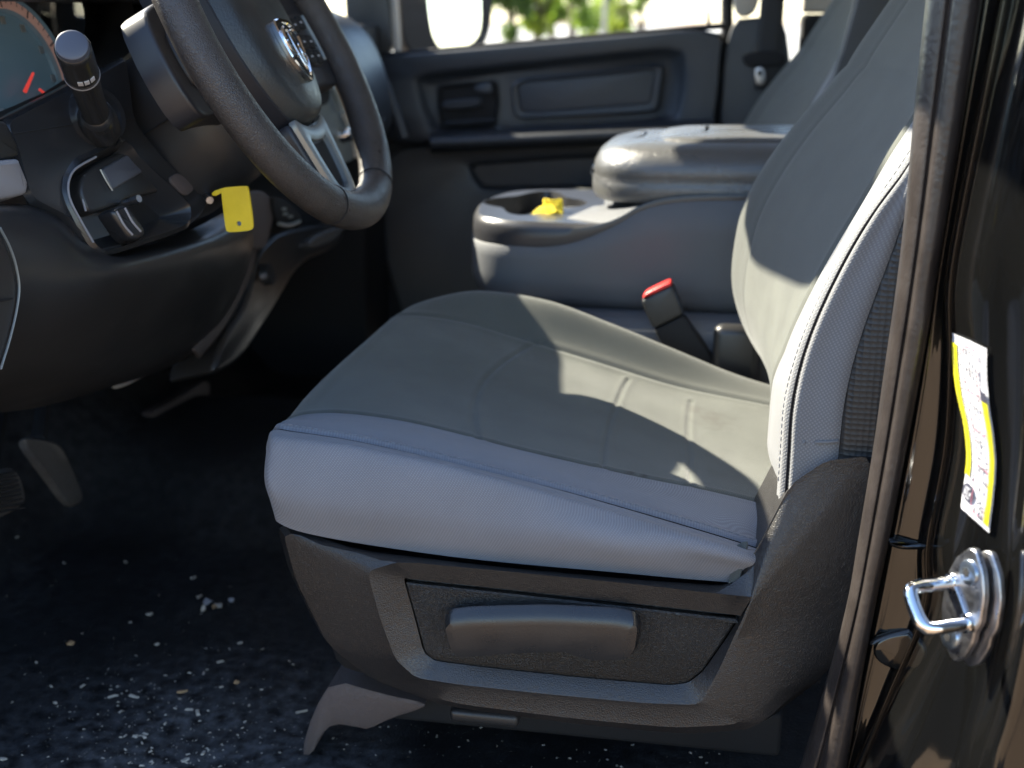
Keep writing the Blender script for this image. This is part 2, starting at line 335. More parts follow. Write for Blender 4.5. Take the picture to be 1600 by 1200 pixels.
# cushion rails: near bottom edge, bulge, below piping, piping, crest, insert edge ... far side
def nose(top, drops):
    return np.vstack([np.array([top[0]+np.array(d) for d in drops]), top])
ND = [(.02, 0, -.12), (-.012, 0, -.085), (-.026, 0, -.045), (-.018, 0, -.014)]
R = []
R.append(nose(PY([(434, 816), (470, 831), (560, 849), (700, 869), (850, 884), (1000, 898), (1140, 911), (1190, 917, 1.0), (1240, 925, 1.05)], .988), [(.0, .10, -.02), (-.012, .06, -.012), (-.012, .03, -.004), (-.006, .012, 0)]))
R.append(nose(PY([(420, 758), (450, 772), (550, 789), (700, 808), (850, 828), (1000, 850), (1135, 874), (1195, 886, .992), (1250, 900, 1.05)], .973), [(.0, .10, -.05), (-.016, .06, -.03), (-.016, .032, -.012), (-.008, .014, -.002)]))
R.append(nose(PY([(424, 692), (455, 693), (545, 703), (650, 724), (770, 753), (900, 787), (1050, 827), (1150, 857), (1200, 872, 1.0), (1255, 890, 1.05)], .986), [(.0, .09, -.085), (-.016, .055, -.055), (-.017, .03, -.025), (-.008, .012, -.006)]))
R.append(nose(PY([(434, 671), (462, 675), (548, 688), (650, 710), (770, 740), (900, 773), (1050, 815), (1150, 845), (1205, 864, 1.018), (1260, 884, 1.06)], 1.013), [(.0, .07, -.10), (-.017, .045, -.065), (-.018, .024, -.032), (-.008, .01, -.008)]))
R.append(nose(PY([(446, 657), (480, 657), (560, 664), (660, 683), (780, 713), (910, 747), (1060, 785), (1160, 811), (1225, 830), (1275, 846)], 1.050), [(.0, .04, -.11), (-.018, .026, -.075), (-.020, .014, -.038), (-.009, .006, -.01)]))
R5 = PY([(466, 650), (530, 645), (620, 655), (700, 672), (800, 698), (900, 722), (1000, 745), (1100, 765), (1200, 788), (1240, 797), (1290, 810)], 1.095)
R.append(nose(R5, ND))
R9 = PY([(630, 492), (720, 502), (820, 530), (925, 561), (1050, 600), (1150, 622), (1240, 640)], 1.41)
a5, a9 = even(R5, 40), even(R9, 40)
for f, dip in ((.25, .010), (.5, .014), (.76, .008)):
    a = a5*(1-f)+a9*f; s = np.linspace(0, 1, 40)
    a[:, 2] -= dip*np.clip(s*4, 0, 1); a[:, 0] -= .012*np.sin(math.pi*f)*np.clip(1-s*3, 0, 1)
    R.append(nose(a, ND))
R.append(nose(R9, ND))
R10 = PY([(655, 474), (740, 455), (850, 470), (950, 505), (1050, 545), (1150, 585), (1240, 612)], 1.46)
R.append(nose(R10, [(.02, -.02, -.13), (-.008, -.02, -.09), (-.02, -.014, -.05), (-.012, -.006, -.018)]))
r11 = R10+np.array((0, .035, -.03)); R.append(nose(r11, [(.02, -.06, -.11), (.0, -.05, -.07), (-.012, -.03, -.035), (-.008, -.015, -.01)]))
r12 = R10*1.0; r12[:, 1] = 1.495; r12[:, 2] = .39; R.append(nose(r12, [(.02, -.07, -.02), (.0, -.06, -.015), (-.01, -.04, -.01), (-.006, -.02, 0)]))
m = 22; G = rails_grid(R, 290, m); SG = -1
if gnormals(G)[150, 5*m+20][2] > 0: SG = 1
seams = {'arc': [(747, 686), (741, 660), (742, 628), (762, 590), (800, 558), (832, 538), (850, 533)],
         'mid': [(940, 732), (946, 690), (957, 650), (972, 610), (982, 592)],
         'rear': [(1078, 760), (1077, 720), (1076, 660), (1080, 626)]}
for k, w in (('arc', .0035), ('mid', .003), ('rear', .003)):
    G = crease(G, snap(G, seams[k], 60, sgn=SG), .0014, w*.75, SG)
G = crease(G, G[:, 5*m], .0022, .003, SG)      # insert edge, near
G = crease(G, G[:, 9*m], .0015, .003, SG)      # insert edge, far
rr = G[30:, 3*m]; G = crease(G, G[:, 3*m]+0, .0045, .0036, SG)
# soft wrinkles in the cloth of the near side
Nn = gnormals(G)*SG; uu = np.linspace(0, 1, G.shape[0])[:, None]; vv = np.linspace(0, len(R)-1, G.shape[1])[None, :]
wr = .0035*np.sin(uu*13-vv*2.2+.6)*np.exp(-((vv-1.4)/1.0)**2)*np.clip((uu-.15)*3, 0, 1)+.0025*np.sin(uu*27+vv*3.1)*np.exp(-((vv-1.0)/.8)**2)*np.clip((uu-.5)*3, 0, 1)
wr = wr+.0016*np.sin(uu*9+vv*1.3)*np.exp(-((vv-7)/2)**2)
G = G+Nn*wr[..., None]
cush = grid_obj('cushion', G[:, 5*m:9*m+1], M['ins'], seat); cush['label'] = 'dark grey cloth cushion centre with cross seams'
cs = grid_obj('bolster', G[:, 0:5*m+1], M['fab'], cush); cs['label'] = 'light grey woven cushion side with piped seam'
cf = grid_obj('bolster', G[:, 9*m:], M['fab2'], cush)
pl_ = G[16:, 3*m]+Nn[16:, 3*m]*(.0034); pl_ = even(pl_[::6], 140)
tube('piping', pl_[:], .0013, M['pip'], cush, 8)
def stitches(name, line, parent, mm, pitch=.0062, ln=.0042, r=.00055, side=None):
    L = np.asarray(line); s = np.r_[0, np.cumsum(np.linalg.norm(np.diff(L, axis=0), axis=1))]; V = []; Fc = []
    u = 0
    while u+ln < s[-1]:
        pts = np.stack([np.interp((u, u+ln*.5, u+ln), s, L[:, k]) for k in range(3)], -1)
        v, f = tube('', pts, (r*.6, r, r*.6), mm, seg=6, build=False); o = len(V); V += list(v); Fc += [tuple(i+o for i in q) for q in f]; u += pitch
    o = mesh_obj(name, V, Fc, mm, parent); o['kind'] = 'stuff'; return o
st_ = G[18:, 3*m+6]+Nn[18:, 3*m+6]*.0004
stitches('stitching', even(st_[::6], 200), cush, M['stitch'])
tb = grid_obj('end_tab', np.stack([even(PY([(1150, 852, 1.0), (1166, 845, .99), (1169, 852, 1.0)], 1), 6)*(1-t)+even(PY([(1138, 912, .98), (1156, 905, .979), (1160, 900, .985)], 1), 6)*t for t in np.linspace(0, 1, 6)]), M['fab2'], cush)
rbox('under_seat_block', (-.14, 1.255, .29), (.46, .46, .14), M['void'], seat, .03)  # unseen dark box added to block light under the cushion

# backrest: cross rails sampled on common heights
def fx(px, Y):
    q = PY(px, Y); o = np.argsort(q[:, 2]); return q[o, 2], q[o, 0]
zs = np.concatenate((np.linspace(.40, .80, 150), np.linspace(.80, 1.18, 60)[1:]))
def rail(px, Y, dx=0, bottom=0):
    z, x = fx(px, Y); sl_ = (x[-1]-x[-3])/(z[-1]-z[-3])
    zz = np.r_[z, z[-1]+.15, z[-1]+.45]; xx = np.r_[x, x[-1]+.13*sl_, x[-1]+.45*sl_*.75]
    zz = np.r_[zz[0]-.15, zz]; xx = np.r_[xx[0]+bottom, xx]
    # smooth interpolation
    t = np.interp(zs, zz, np.arange(len(zz))); q = spline(np.c_[xx, zz, 0*zz], 0, t=t)
    X = np.interp(zs, q[:, 1], q[:, 0]); k = np.ones(9)/9
    X = np.convolve(np.pad(X, 4, mode='edge'), k, 'valid')
    return np.stack((X+dx, np.full_like(zs, Y), zs), -1)
far = [(1195, 575), (1160, 505), (1143, 440), (1150, 365), (1166, 310), (1200, 250), (1245, 190), (1310, 115), (1390, 0)]
insn = [(1207, 605), (1222, 560), (1243, 505), (1290, 412), (1345, 320), (1395, 235), (1440, 165)]
crst = [(1214, 640), (1227, 580), (1257, 502), (1304, 407), (1359, 317), (1411, 230), (1457, 152)]
seam = [(1230, 718), (1235, 640), (1252, 560), (1282, 480), (1330, 385), (1378, 310), (1415, 262)]
side = [(1312, 690), (1325, 600), (1347, 520), (1380, 430), (1402, 370)]
bfar, bins, bcr, bse, bsi = rail(far, 1.465, 0, .06), rail(insn, 1.11), rail(crst, 1.06), rail(seam, 1.014), rail(side, 1.003)
def mid(f, Y, sink):
    q = bfar*(1-f)+bins*f; q[:, 1] = Y; q[:, 0] += sink; return q
o_ = lambda a, dx, dy: a+np.array((dx, dy, 0))
B = [o_(bfar, .16, .03), o_(bfar, .07, .040), o_(bfar, .018, .028), bfar, mid(.18, 1.405, .006), mid(.4, 1.31, .012), mid(.68, 1.21, .010), bins, bcr, bse, (bse+bsi)/2+np.array((0, -.004, 0)), bsi, o_(bsi, .02, .02)]
mb = 12; BG = np.stack([spline(np.array([b[i] for b in B]), 0, t=np.linspace(0, len(B)-1, (len(B)-1)*mb+1)) for i in range(len(zs))])
# roll the foot of the backrest under
w_ = np.clip((.475-BG[..., 2])/.06, 0, 1)**2; vi = np.linspace(0, len(B)-1, BG.shape[1])
BG[..., 0] += w_*.03*(vi < 8.5)
SB = 1 if gnormals(BG)[80, 6*mb][0] < 0 else -1
BG = crease(BG, BG[:, 7*mb], .004, .004, SB); BG = crease(BG, BG[:, 4*mb], .0008, .004, SB); BG = crease(BG, BG[:, 9*mb], .0035, .0035, SB)
hs = snap(BG, [(1400, 250), (1412, 200), (1420, 165)], 30, sgn=SB)
back = grid_obj('backrest', BG[:, 4*mb:7*mb+1], M['ins'], seat); back['label'] = 'dark grey cloth backrest centre'
grid_obj('bolster', BG[:, 7*mb:11*mb+1], M['fab3'], back)['label'] = 'light grey woven backrest side next to the door opening'
grid_obj('bolster', BG[:, 0:4*mb+1], M['fab2'], back)
NB = gnormals(BG)*SB
tube('piping', even((BG+NB*.0026)[20::8, 9*mb], 100), .0012, M['pip'], back, 8)
stitches('stitching', even((BG[22:, 9*mb-5]+NB[22:, 9*mb-5]*.0004)[::8], 200), back, M['stitch'])
# lower seams of the side panel
s1 = snap(BG, [(1256, 690), (1275, 691), (1308, 689)], 30, .0010, SB); tube('seam', s1, .0014, M['fab3'], back, 8)
s2 = snap(BG, [(1238, 626), (1246, 640), (1254, 664), (1256, 690)], 30, .0004, SB)
# black meshed shell behind it
z2 = np.linspace(.30, 1.18, 60); xb = np.interp(z2, zs, bsi[:, 0]); xb[z2 < .5] = np.interp(z2[z2 < .5], (.30, .5), (xb[z2 >= .5][0]-.01, xb[z2 >= .5][0]))
SH = np.stack([np.stack((xb+dx, np.full(60, Y), z2), -1) for dx, Y in ((-.004, 1.02), (-.001, 1.004), (.006, .999), (.06, .997), (.11, 1.0), (.135, 1.02), (.14, 1.10), (.14, 1.44))], 1)
bp_ = grid_obj('back_shell', SH, M['backp'], seat); bp_['label'] = 'black meshed rear shell of the backrest'

# side shield with recessed lever panel
OUT = [(420, 829), (560, 860), (800, 888), (1000, 906), (1145, 916), (1180, 862), (1235, 757), (1290, 720), (1362, 712), (1362, 850), (1345, 960), (1290, 1055), (1190, 1132), (1080, 1142), (900, 1125), (700, 1098), (570, 1072), (495, 1015), (440, 905)]
DD = [(579, 894), (626, 877), (800, 893), (1000, 913), (1100, 925), (1172, 934), (1173, 936), (1172, 941), (1167, 951), (1160, 968), (1149, 990), (1122, 1050), (1093, 1100), (1000, 1096), (850, 1082), (720, 1068), (653, 1058), (622, 1030), (600, 970)]
EE = [(633, 897), (650, 900), (800, 916), (1000, 938), (1080, 947), (1150, 955), (1158, 957), (1157, 960), (1153, 968), (1146, 980), (1130, 1005), (1098, 1050), (1075, 1067), (1046, 1071), (900, 1058), (760, 1043), (680, 1033), (662, 1020), (647, 962)]
ring = lambda l, Y: PY(l, Y)
o0, o1 = ring(OUT, 1.01), ring(OUT, .984)
o1[[16, 17, 18, 0], 1] = 1.004; o0[[16, 17, 18, 0], 1] = 1.03
sub = lambda a, k: a*(1-k)+ring(DD, .966)*k
backr = o0.copy(); backr[:, 1] = 1.10; backr = shrink(backr, .94)
tow = np.zeros(19); tow[5:11] = 1
r1 = o1.copy(); r2 = sub(o1, .10); r2[:, 1] = .980; r3 = sub(o1, .35); r3[:, 1] = .974; r3b = sub(o1, .8); r3b[:, 1] = .967
for r in (r2, r3): r[12:16, 1] -= .008
for r, k in ((r2, .012), (r3, .011), (r3b, .005)): r[[16, 17, 18, 0], 1] += k
for r in (r2, r3, r3b): r[5:11, 1] += .004
d0, d1 = sub(o1, .97), ring(DD, .966); d0[:, 1] = .9655
e0, e1, e2, e3 = ring(EE, .977), ring(EE, .983), None, None
e0[:7, 1] = .970; e1[:7, 1] = .976; e2 = inset(e1, .0022, (0, -1, 0)); e3 = e2-np.array((0, .0035, 0))
e4 = inset(e3, .0015, (0, -1, 0))-np.array((0, .0012, 0))
shield = ringloft('side_shield', [backr, o0, r1, r2, r3, r3b, d0, d1, e0, e1], M['black'], seat, cap1=False, angle=24, it=2, w=.13); shield['label'] = 'grained black plastic shield along the seat side'
pan = ringloft('lever_panel', [e1+np.array((0, .004, 0)), e2+np.array((0, .003, 0)), e3, e4], M['panel'], seat, it=2, w=.13)
LV = [(695, 963), (706, 950), (740, 946), (860, 943), (965, 948), (993, 954), (1003, 972), (998, 1008), (984, 1026), (930, 1028), (903, 1021), (886, 1014), (800, 1017), (722, 1023), (706, 1012)]
l0 = PY(LV, .981); l1 = PY([(x-1, y+1) for x, y in LV], .960)
n_ = (0, -1, 0); topb = np.array([(0, 0, -.007) if y < 970 else (0, 0, 0) for x, y in LV])
l2 = inset(l1, .001, n_)-np.array((0, .004, 0))+topb*.2; l3 = inset(l1, .0025, n_)-np.array((0, .0085, 0))+topb; l4 = inset(l1, .008, n_)-np.array((0, .0092, 0))+topb*1.15
ringloft('recliner_lever', [l0, l1, l2, l3, l4], M['lever'], seat, it=2, w=.13, angle=30)['label'] = 'satin charcoal pull lever'
# foot bracket and underside
FB = PY([(520, 1062), (600, 1085), (664, 1098), (662, 1106), (610, 1122), (575, 1140), (560, 1136), (520, 1130), (500, 1150), (487, 1180), (470, 1178), (490, 1110)], 1.06)
ringloft('foot_cover', [FB+np.array((0, .06, 0)), FB, inset(FB, .003, (0, -1, 0))-np.array((0, .002, 0))], M['browng'], seat, it=1)
rbox('slide_rail', (-.12, 1.10, .17), (.40, .035, .05), M['void'], seat, .006)
rbox('slide_rail', (-.12, 1.42, .17), (.40, .035, .05), M['void'], seat, .006)
q = P(760, 1112, Y=1.05); rbox('slide_lever', q, (.07, .03, .014), M['dark'], seat, .005)

# ------------------------------------------------------------------ door pillar of the driver's opening
body = thing('truck_cab', 'glossy black door pillar and cab shell around the driver doorway', 'truck', (.2, .85, -.1))
YS = [-120, 0, 150, 330, 450, 560, 700, 850, 950, 1080, 1200, 1320]
def prail(xs_, Y): return np.array([P(x, y, Y=(Y if np.isscalar(Y) else Y[i])) for i, (x, y) in enumerate(zip(xs_, YS))])
ru0 = [1462, 1448, 1432, 1415, 1401, 1385, 1365, 1340, 1322, 1287, 1250, 1205]
ru3 = [1552, 1535, 1511, 1481, 1461, 1443, 1417, 1388, 1367, 1343, 1323, 1300]
ln = lambda a, b, t: [x*(1-t)+y*t for x, y in zip(a, b)]
RU = [prail(ln(ru0, ru3, -.02), 1.0), prail(ru0, .935), prail(ln(ru0, ru3, .06), .912), prail(ln(ru0, ru3, .30), .900), prail(ln(ru0, ru3, .40), .901), prail(ln(ru0, ru3, .44), .897), prail(ln(ru0, ru3, .52), .888), prail(ln(ru0, ru3, .75), .884), prail(ln(ru0, ru3, .94), .888), prail(ru3, .898), prail(ln(ru0, ru3, 1.02), .93)]
RG = rails_grid(RU, 90, 5); rb = grid_obj('weatherstrip', RG, M['rubber'], body); rb['label'] = 'dusty black rubber weatherstrip along the door opening'
flg = [1580, 1563, 1533, 1497, 1478, 1478, 1470, 1443, 1438, 1385, 1335, 1290]
edg = [1720, 1700, 1690, 1680, 1672, 1668, 1660, 1650, 1640, 1625, 1600, 1590]
pr1 = [prail(ln(ru3, flg, -.15), .925), prail(ln(ru3, flg, .05), .903), prail(ln(ru3, flg, .3), .901), prail(ln(ru3, flg, .6), .899), prail(ln(ru3, flg, .88), .896), prail(flg, .887), prail([x+5 for x in flg], .881), prail([x+10 for x in flg], .882), prail([x+18 for x in flg], .872)]
fl2 = [x+18 for x in flg]
pr1 += [prail(ln(fl2, edg, .2), .833), prail(ln(fl2, edg, .45), .812), prail(ln(fl2, edg, .62), .795), prail(ln(fl2, edg, .72), .770), prail(ln(fl2, edg, .82), .755), prail(ln(fl2, edg, 1.0), .752), prail([x+120 for x in edg], .748)]
PG = rails_grid(pr1, 120, 5); pil = grid_obj('door_pillar', PG, M['paint'], body); pil['label'] = 'glossy black painted door pillar with pressed flange'
for nm, px, m_ in (('pressed_tab', [(1368, 1002), (1392, 990), (1436, 986), (1441, 1000), (1437, 1036), (1416, 1054), (1376, 1040), (1362, 1022)], 'paint'), ('seam_shadow_bar', [(1356, 1004), (1380, 992), (1442, 978), (1446, 986), (1392, 998), (1360, 1013)], 'dash2'), ('seam_shadow_bar', [(1386, 838), (1410, 850), (1462, 846), (1462, 858), (1410, 862), (1384, 852)], 'paint')):  # upper bar stands in for the shadow line across the pillar
    slab(nm, PY(px, .894), (-.2, -1, .1), .006, M[m_], pil, .003)
rbox('hinge_cover', P(1150, 560, Y=1.53), (.06, .03, .09), M['dark'], seat, .012)
# ------------------------------------------------------------------ cab shell (roof, pillars, glass)
def cbox(name, x0, x1, y0, y1, z0, z1, m, parent, bev=.01): return rbox(name, ((x0+x1)/2, (y0+y1)/2, (z0+z1)/2), (x1-x0, y1-y0, z1-z0), m, parent, bev)
HZ = 1.36
roof = cbox('roof', -.43, 1.55, .93, 2.72, HZ, HZ+.05, M['beige'], body, .02)
cbox('rear_wall', 1.5, 1.56, .93, 2.72, .05, .78, M['void'], body); cbox('rear_pillar', 1.42, 1.54, .93, 1.08, .7, HZ, M['beige'], body); cbox('rear_pillar', 1.42, 1.54, 2.57, 2.72, .7, HZ, M['beige'], body)
cbox('rear_door', .40, 1.5, .90, .98, .05, .80, M['paint'], body); cbox('rear_door_frame', .22, .40, .92, .99, .0, HZ+.02, M['void'], body)
cbox('rocker', -1.2, 1.5, .80, .905, -.12, .085, M['paint'], body, .03)
for y, nm in ((.97, 'a_pillar'), (2.66, 'a_pillar')):
    tube(nm, spline([(-1.22, y, .84), (-.85, y+(.02 if y < 2 else -.02), 1.12), (-.43, y+(.04 if y < 2 else -.04), HZ+.01)], 14), .045, M['beige'], body, 10, flat=.7)
tube('windscreen_header', spline([(-.43, .98, HZ+.02), (-.47, 1.4, HZ+.03), (-.48, 1.83, HZ+.03), (-.47, 2.3, HZ+.03), (-.43, 2.68, HZ+.02)], 20), .03, M['beige'], body, 8)
ws = mesh_obj('windscreen', [(-1.24, 1.0, .86), (-1.24, 2.65, .86), (-.46, 2.62, HZ), (-.46, 1.02, HZ)], [(0, 1, 2, 3)], M['glass'], body, smooth=False)
cowl = cbox('cowl', -2.2, -1.24, .95, 2.7, .55, .80, M['paint'], body, .06)
cbox('fender_block', -2.4, -1.07, .80, .95, -.25, .78, M['paint'], body, .03)  # unseen box added to darken the reflection in the door pillar
def visor(label, y0, y1, x0, z0, x1=None):  # visor shapes added out of view, sized to cut the sun patches
    x1 = x0 if x1 is None else x1
    v = slab('sun_block_visor', chaikin(np.array([(-.44, y0, HZ-.01), (x0, y0, z0), (x1, y1, z0), (-.44, y1, HZ-.01)]), 2, .12), (-.2, 0, -1), .022, M['beige'], None, .006, it=0)
    return tag(v, label, 'sun blocker', 'sun blockers')
visor('beige sun blocker added out of view to shade the driver backrest', 1.42, 1.78, -.632, 1.295, -.73)
visor('beige sun blocker added out of view to shade the lid and passenger seat', 2.02, 2.62, -.625, 1.31)
cons_o = slab('overhead_sun_block', chaikin(np.array([(-.44, 1.77, HZ-.02), (-.735, 1.78, 1.30), (-.735, 2.0, 1.30), (-.44, 2.01, HZ-.02)]), 2, .2), (-.1, 0, -1), .04, M['beige'], None, .01, it=0)  # added above the view to cut the sun on the backrest
tag(cons_o, 'beige overhead block added out of view to shade the driver backrest', 'console')

# the driver's door, swung open beside the camera
od = thing('driver_door', 'open driver door hinged ahead of the doorway, beside the camera', 'car door', (-1.04, .80, -.1))
dd = np.array((-.36, -.93, 0)); dd /= np.linalg.norm(dd); dn = np.array((dd[1], -dd[0], 0))*-1; rotm = np.stack((dd, dn, np.array((0, 0, 1.0))), 1); h0 = np.array((-1.04, .80, 0))
rbox('outer_skin', h0+dd*.56+dn*-.05+np.array((0, 0, .29)), (1.08, .03, 1.0), M['paint'], od, .012, 3, rotm)
rbox('inner_trim', h0+dd*.55+dn*.01+np.array((0, 0, .29)), (1.0, .08, .94), M['slate'], od, .02, 3, rotm)
rbox('armrest', h0+dd*.58+dn*.07+np.array((0, 0, .46)), (.62, .07, .06), M['slate'], od, .02, 3, rotm)
gq = [h0+dd*.12+np.array((0, 0, .78)), h0+dd*1.06+np.array((0, 0, .80)), h0+dd*1.0+np.array((0, 0, 1.30)), h0+dd*.60+np.array((0, 0, 1.28))]
mesh_obj('window_glass', gq, [(0, 1, 2, 3)], M['glass'], od, smooth=False); tube('window_frame', [gq[0], gq[3], gq[2], gq[1]], .022, M['paint'], od, 8)

# striker on the pillar
SP = P(1508, 942, Y=.80); SN = np.array((-.86, -.50, .05)); SN /= np.linalg.norm(SN); ST, SU, _ = basis(SN)     # ST: horizontal in plate
st = mesh_obj('striker', [], [], M['steel'], body); bpy.data.objects.remove(st)
def sp(u, v, w=0): return SP+ST*u+SU*v+SN*w       # u across, v up, w out of the plate
sgn = 1 if ST[1] < 0 else -1
pl2 = [(-.016, .018), (-.011, .030), (-.001, .041), (.006, .042), (.015, .030), (.020, .014), (.0205, -.006), (.017, -.014), (.0165, -.022), (.011, -.036), (.003, -.043), (-.003, -.042), (-.013, -.028), (-.018, -.012), (-.018, .010)]
sring = np.array([sp(u*sgn, v, .004) for u, v in pl2])
stk = slab('striker', sring, SN, .0045, M['steel'], body, .0015, it=1, w=.15); stk['label'] = 'bright steel door striker with wire loop and two screws'
slab('backing_plate', np.array([sp((u*1.06+.006)*sgn, v*1.02-.001, -.004) for u, v in pl2]), SN, .004, M['steel'], stk, .0012, it=1, w=.15)
slab('stamping', np.array([sp(u*sgn, v, .0065) for u, v in [(-.015, .010), (-.009, .015), (-.003, .010), (.006, .000), (.014, -.009), (.012, -.013), (-.002, -.012), (-.016, -.008)]]), SN, .004, M['steel'], stk, .002)
for u, v in ((.004, .025), (-.004, -.027)):
    c = sp(u*sgn, v, .004); A = [2*math.pi*k/28 for k in range(28)]
    ringl = lambda r, w: np.array([c+ST*math.cos(a)*r+SU*math.sin(a)*r+SN*w for a in A])
    sc_ = ringloft('screw', [ringl(.0088, .0), ringl(.0088, .001), ringl(.0082, .0022), ringl(.005, .0032), ringl(.0046, .0032)], M['zinc'], stk, cap1=True, raw=True)
    star = np.array([c+(ST*math.cos(a)+SU*math.sin(a))*(.0042 if k % 2 else .0024)+SN*.0034 for k, a in enumerate([2*math.pi*k/12 for k in range(12)])])
    slab('star_socket', star, SN, .0004, M['void'], sc_, .0001, it=1)
ua, ub = sp(-.011*sgn, .011, .003), sp(.010*sgn, -.010, .003)
Ln = .038; lp = np.array([ua-SN*.004, ua+SN*Ln*.5, ua+SN*(Ln-.008), ua+SN*(Ln-.001)+(ub-ua)*.10, (ua+ub)/2+SN*(Ln+.0008), ub+SN*(Ln-.001)-(ub-ua)*.10, ub+SN*(Ln-.008), ub+SN*Ln*.5, ub-SN*.004])
tube('striker_loop', even(lp, 60), .0049, M['chrome'], stk, 14)
tube('loop_collar', [ub-SN*.001, ub+SN*.004, ub+SN*.0045], [.0075, .0068, .0055], M['chrome'], stk, 16)
tube('loop_collar', [ua-SN*.001, ua+SN*.003, ua+SN*.0035], [.0068, .0062, .005], M['chrome'], stk, 16)

# tyre placard: a sheet that follows the pillar
le = [(1493, 519), (1494, 560), (1500, 610), (1512, 665), (1516, 715), (1510, 760), (1505, 793)]
re_ = [(1546, 544), (1546, 585), (1550, 635), (1557, 685), (1560, 730), (1556, 780), (1549, 832)]
PVr = PG.reshape(-1, 3); PVp = proj(PVr)
def onpil(x, y, lift):
    d = (PVp[:, 0]-x)**2+(PVp[:, 1]-y)**2; i = np.argsort(d)[:8]; w = 1/(d[i]+20); w /= w.sum(); Yv = (PVr[i, 1]*w).sum()
    p = P(x, y, Y=Yv); v = CAM-p; return p+v/np.linalg.norm(v)*lift
nl = 60
L2 = even(np.c_[np.array(le, float), np.zeros(7)], nl)[:, :2]; R2 = even(np.c_[np.array(re_, float), np.zeros(7)], nl)[:, :2]
BL = np.stack([[onpil(*(L2[i]*(1-t)+R2[i]*t), 0) for t in np.linspace(0, 1, 21)] for i in range(nl)])
for _ in range(6):
    BL[1:-1, :, 1] = (BL[:-2, :, 1]+BL[2:, :, 1]+2*BL[1:-1, :, 1])/4; BL[:, 1:-1, 1] = (BL[:, :-2, 1]+BL[:, 2:, 1]+2*BL[:, 1:-1, 1])/4
BN = gnormals(BL); BN *= np.sign(np.einsum('ijk,ijk->ij', BN, CAM-BL))[..., None]
def lab(s, t, lift=.0):
    i = s*(nl-1); j = t*20; i0 = min(int(i), nl-2); j0 = min(int(j), 19); fi, fj = i-i0, j-j0
    g_ = lambda A: (A[i0, j0]*(1-fi)+A[i0+1, j0]*fi)*(1-fj)+(A[i0, j0+1]*(1-fi)+A[i0+1, j0+1]*fi)*fj
    return g_(BL)+g_(BN)*(.0022+lift)
def labquads(name, rects, lift, m, parent):
    V = []; Fc = []
    for s0, s1, t0, t1 in rects:
        k = max(1, int((s1-s0)*60)); h = max(1, int((t1-t0)*24)); o = len(V)
        for a in range(k+1):
            for c in range(h+1): V.append(lab(s0+(s1-s0)*a/k, t0+(t1-t0)*c/h, lift))
        for a in range(k):
            for c in range(h): q = o+a*(h+1)+c; Fc.append((q, q+1, q+h+2, q+h+1))
    return mesh_obj(name, V, Fc, m, parent)
pls = labquads('placard', [(0, 1, 0, 1)], 0, M['white'], body); pls['label'] = 'white and yellow tyre placard sticker'; 
labquads('yellow_band', [(.05, .80, .02, .17), (.30, .97, .80, .97)], .0010, M['ylab'], pls)
labquads('black_box', [(.245, .30, .80, .97)], .0014, M['ink'], pls)
rl = random.Random(3); tx = []
for k in range(7):
    t0 = .20+k*.085; s = .05
    while s < .96:
        w = rl.uniform(.008, .03)
        if rl.random() < (.75 if k < 2 else .38) and not (s > .8 and t0 < .4): tx.append((s, min(s+w, .97), t0, t0+(.035 if k < 2 else .05)))
        s += w+rl.uniform(.005, .012)
for t0 in (.08,):
    s = .07
    while s < .77: tx.append((s, s+.008, t0, t0+.03)); s += .0135
s = .33
while s < .93: tx.append((s, s+.009, .87, .905)); s += .016
for s in np.arange(.06, .20, .012): tx.append((s, s+.008, .86, .905))
o = labquads('small_print', tx, .0016, M['ink'], pls); o['kind'] = 'stuff'
labquads('table_line', [(.03, .96, .345, .355), (.03, .96, .76, .77), (.03, .036, .35, .76), (.28, .285, .35, .76), (.50, .505, .35, .76), (.70, .705, .35, .76), (.955, .96, .35, .76)], .0013, M['pink'], pls)
dv = [lab(.885+.05*math.sin(a), .21+.17*math.cos(a), .0012) for a in np.linspace(0, 2*math.pi, 24, endpoint=False)]; mesh_obj('round_symbol', dv, [tuple(range(24))], M['ink'], pls)
labquads('symbol_mark', [(.87, .90, .12, .16), (.865, .905, .20, .22), (.875, .895, .27, .31), (.856, .862, .14, .28), (.908, .914, .14, .28)], .0018, M['white'], pls)

# ------------------------------------------------------------------ centre console
con = thing('center_console', 'slate grey centre console with cup holders and padded lid', 'console', (-.08, 1.79, .3))
PLN = np.array([(-.362, 1.72), (-.348, 1.655), (-.30, 1.618), (-.22, 1.61), (-.15, 1.608), (-.10, 1.608), (.0, 1.608), (.22, 1.608), (.22, 1.97), (.0, 1.97), (-.10, 1.97), (-.15, 1.97), (-.22, 1.968), (-.30, 1.96), (-.348, 1.925), (-.364, 1.86), (-.372, 1.79)])
def prg(z, d=0, zf=None, src=PLN):
    r = np.c_[src, np.full(len(src), z)]
    if d: r = inset(r, d, (0, 0, 1))
    if zf is not None: r[:, 2] = zf(r[:, 0])
    return r
sm = lambda x, a, b: (lambda t: t*t*(3-2*t))(np.clip((x-a)/(b-a), 0, 1))
top = lambda x: .552+.072*sm(x, -.21, -.07)
ringloft('body', [prg(.468, .035), prg(.472, .014), prg(.487, .003), prg(.51, 0), prg(0, 0, lambda x: .51+(top(x)-.51)*.6), prg(0, .0, top), prg(0, .004, lambda x: top(x)+.003)], M['cons'], con, cap0=True, it=3, angle=60)['label'] = 'slate grey vinyl console body'
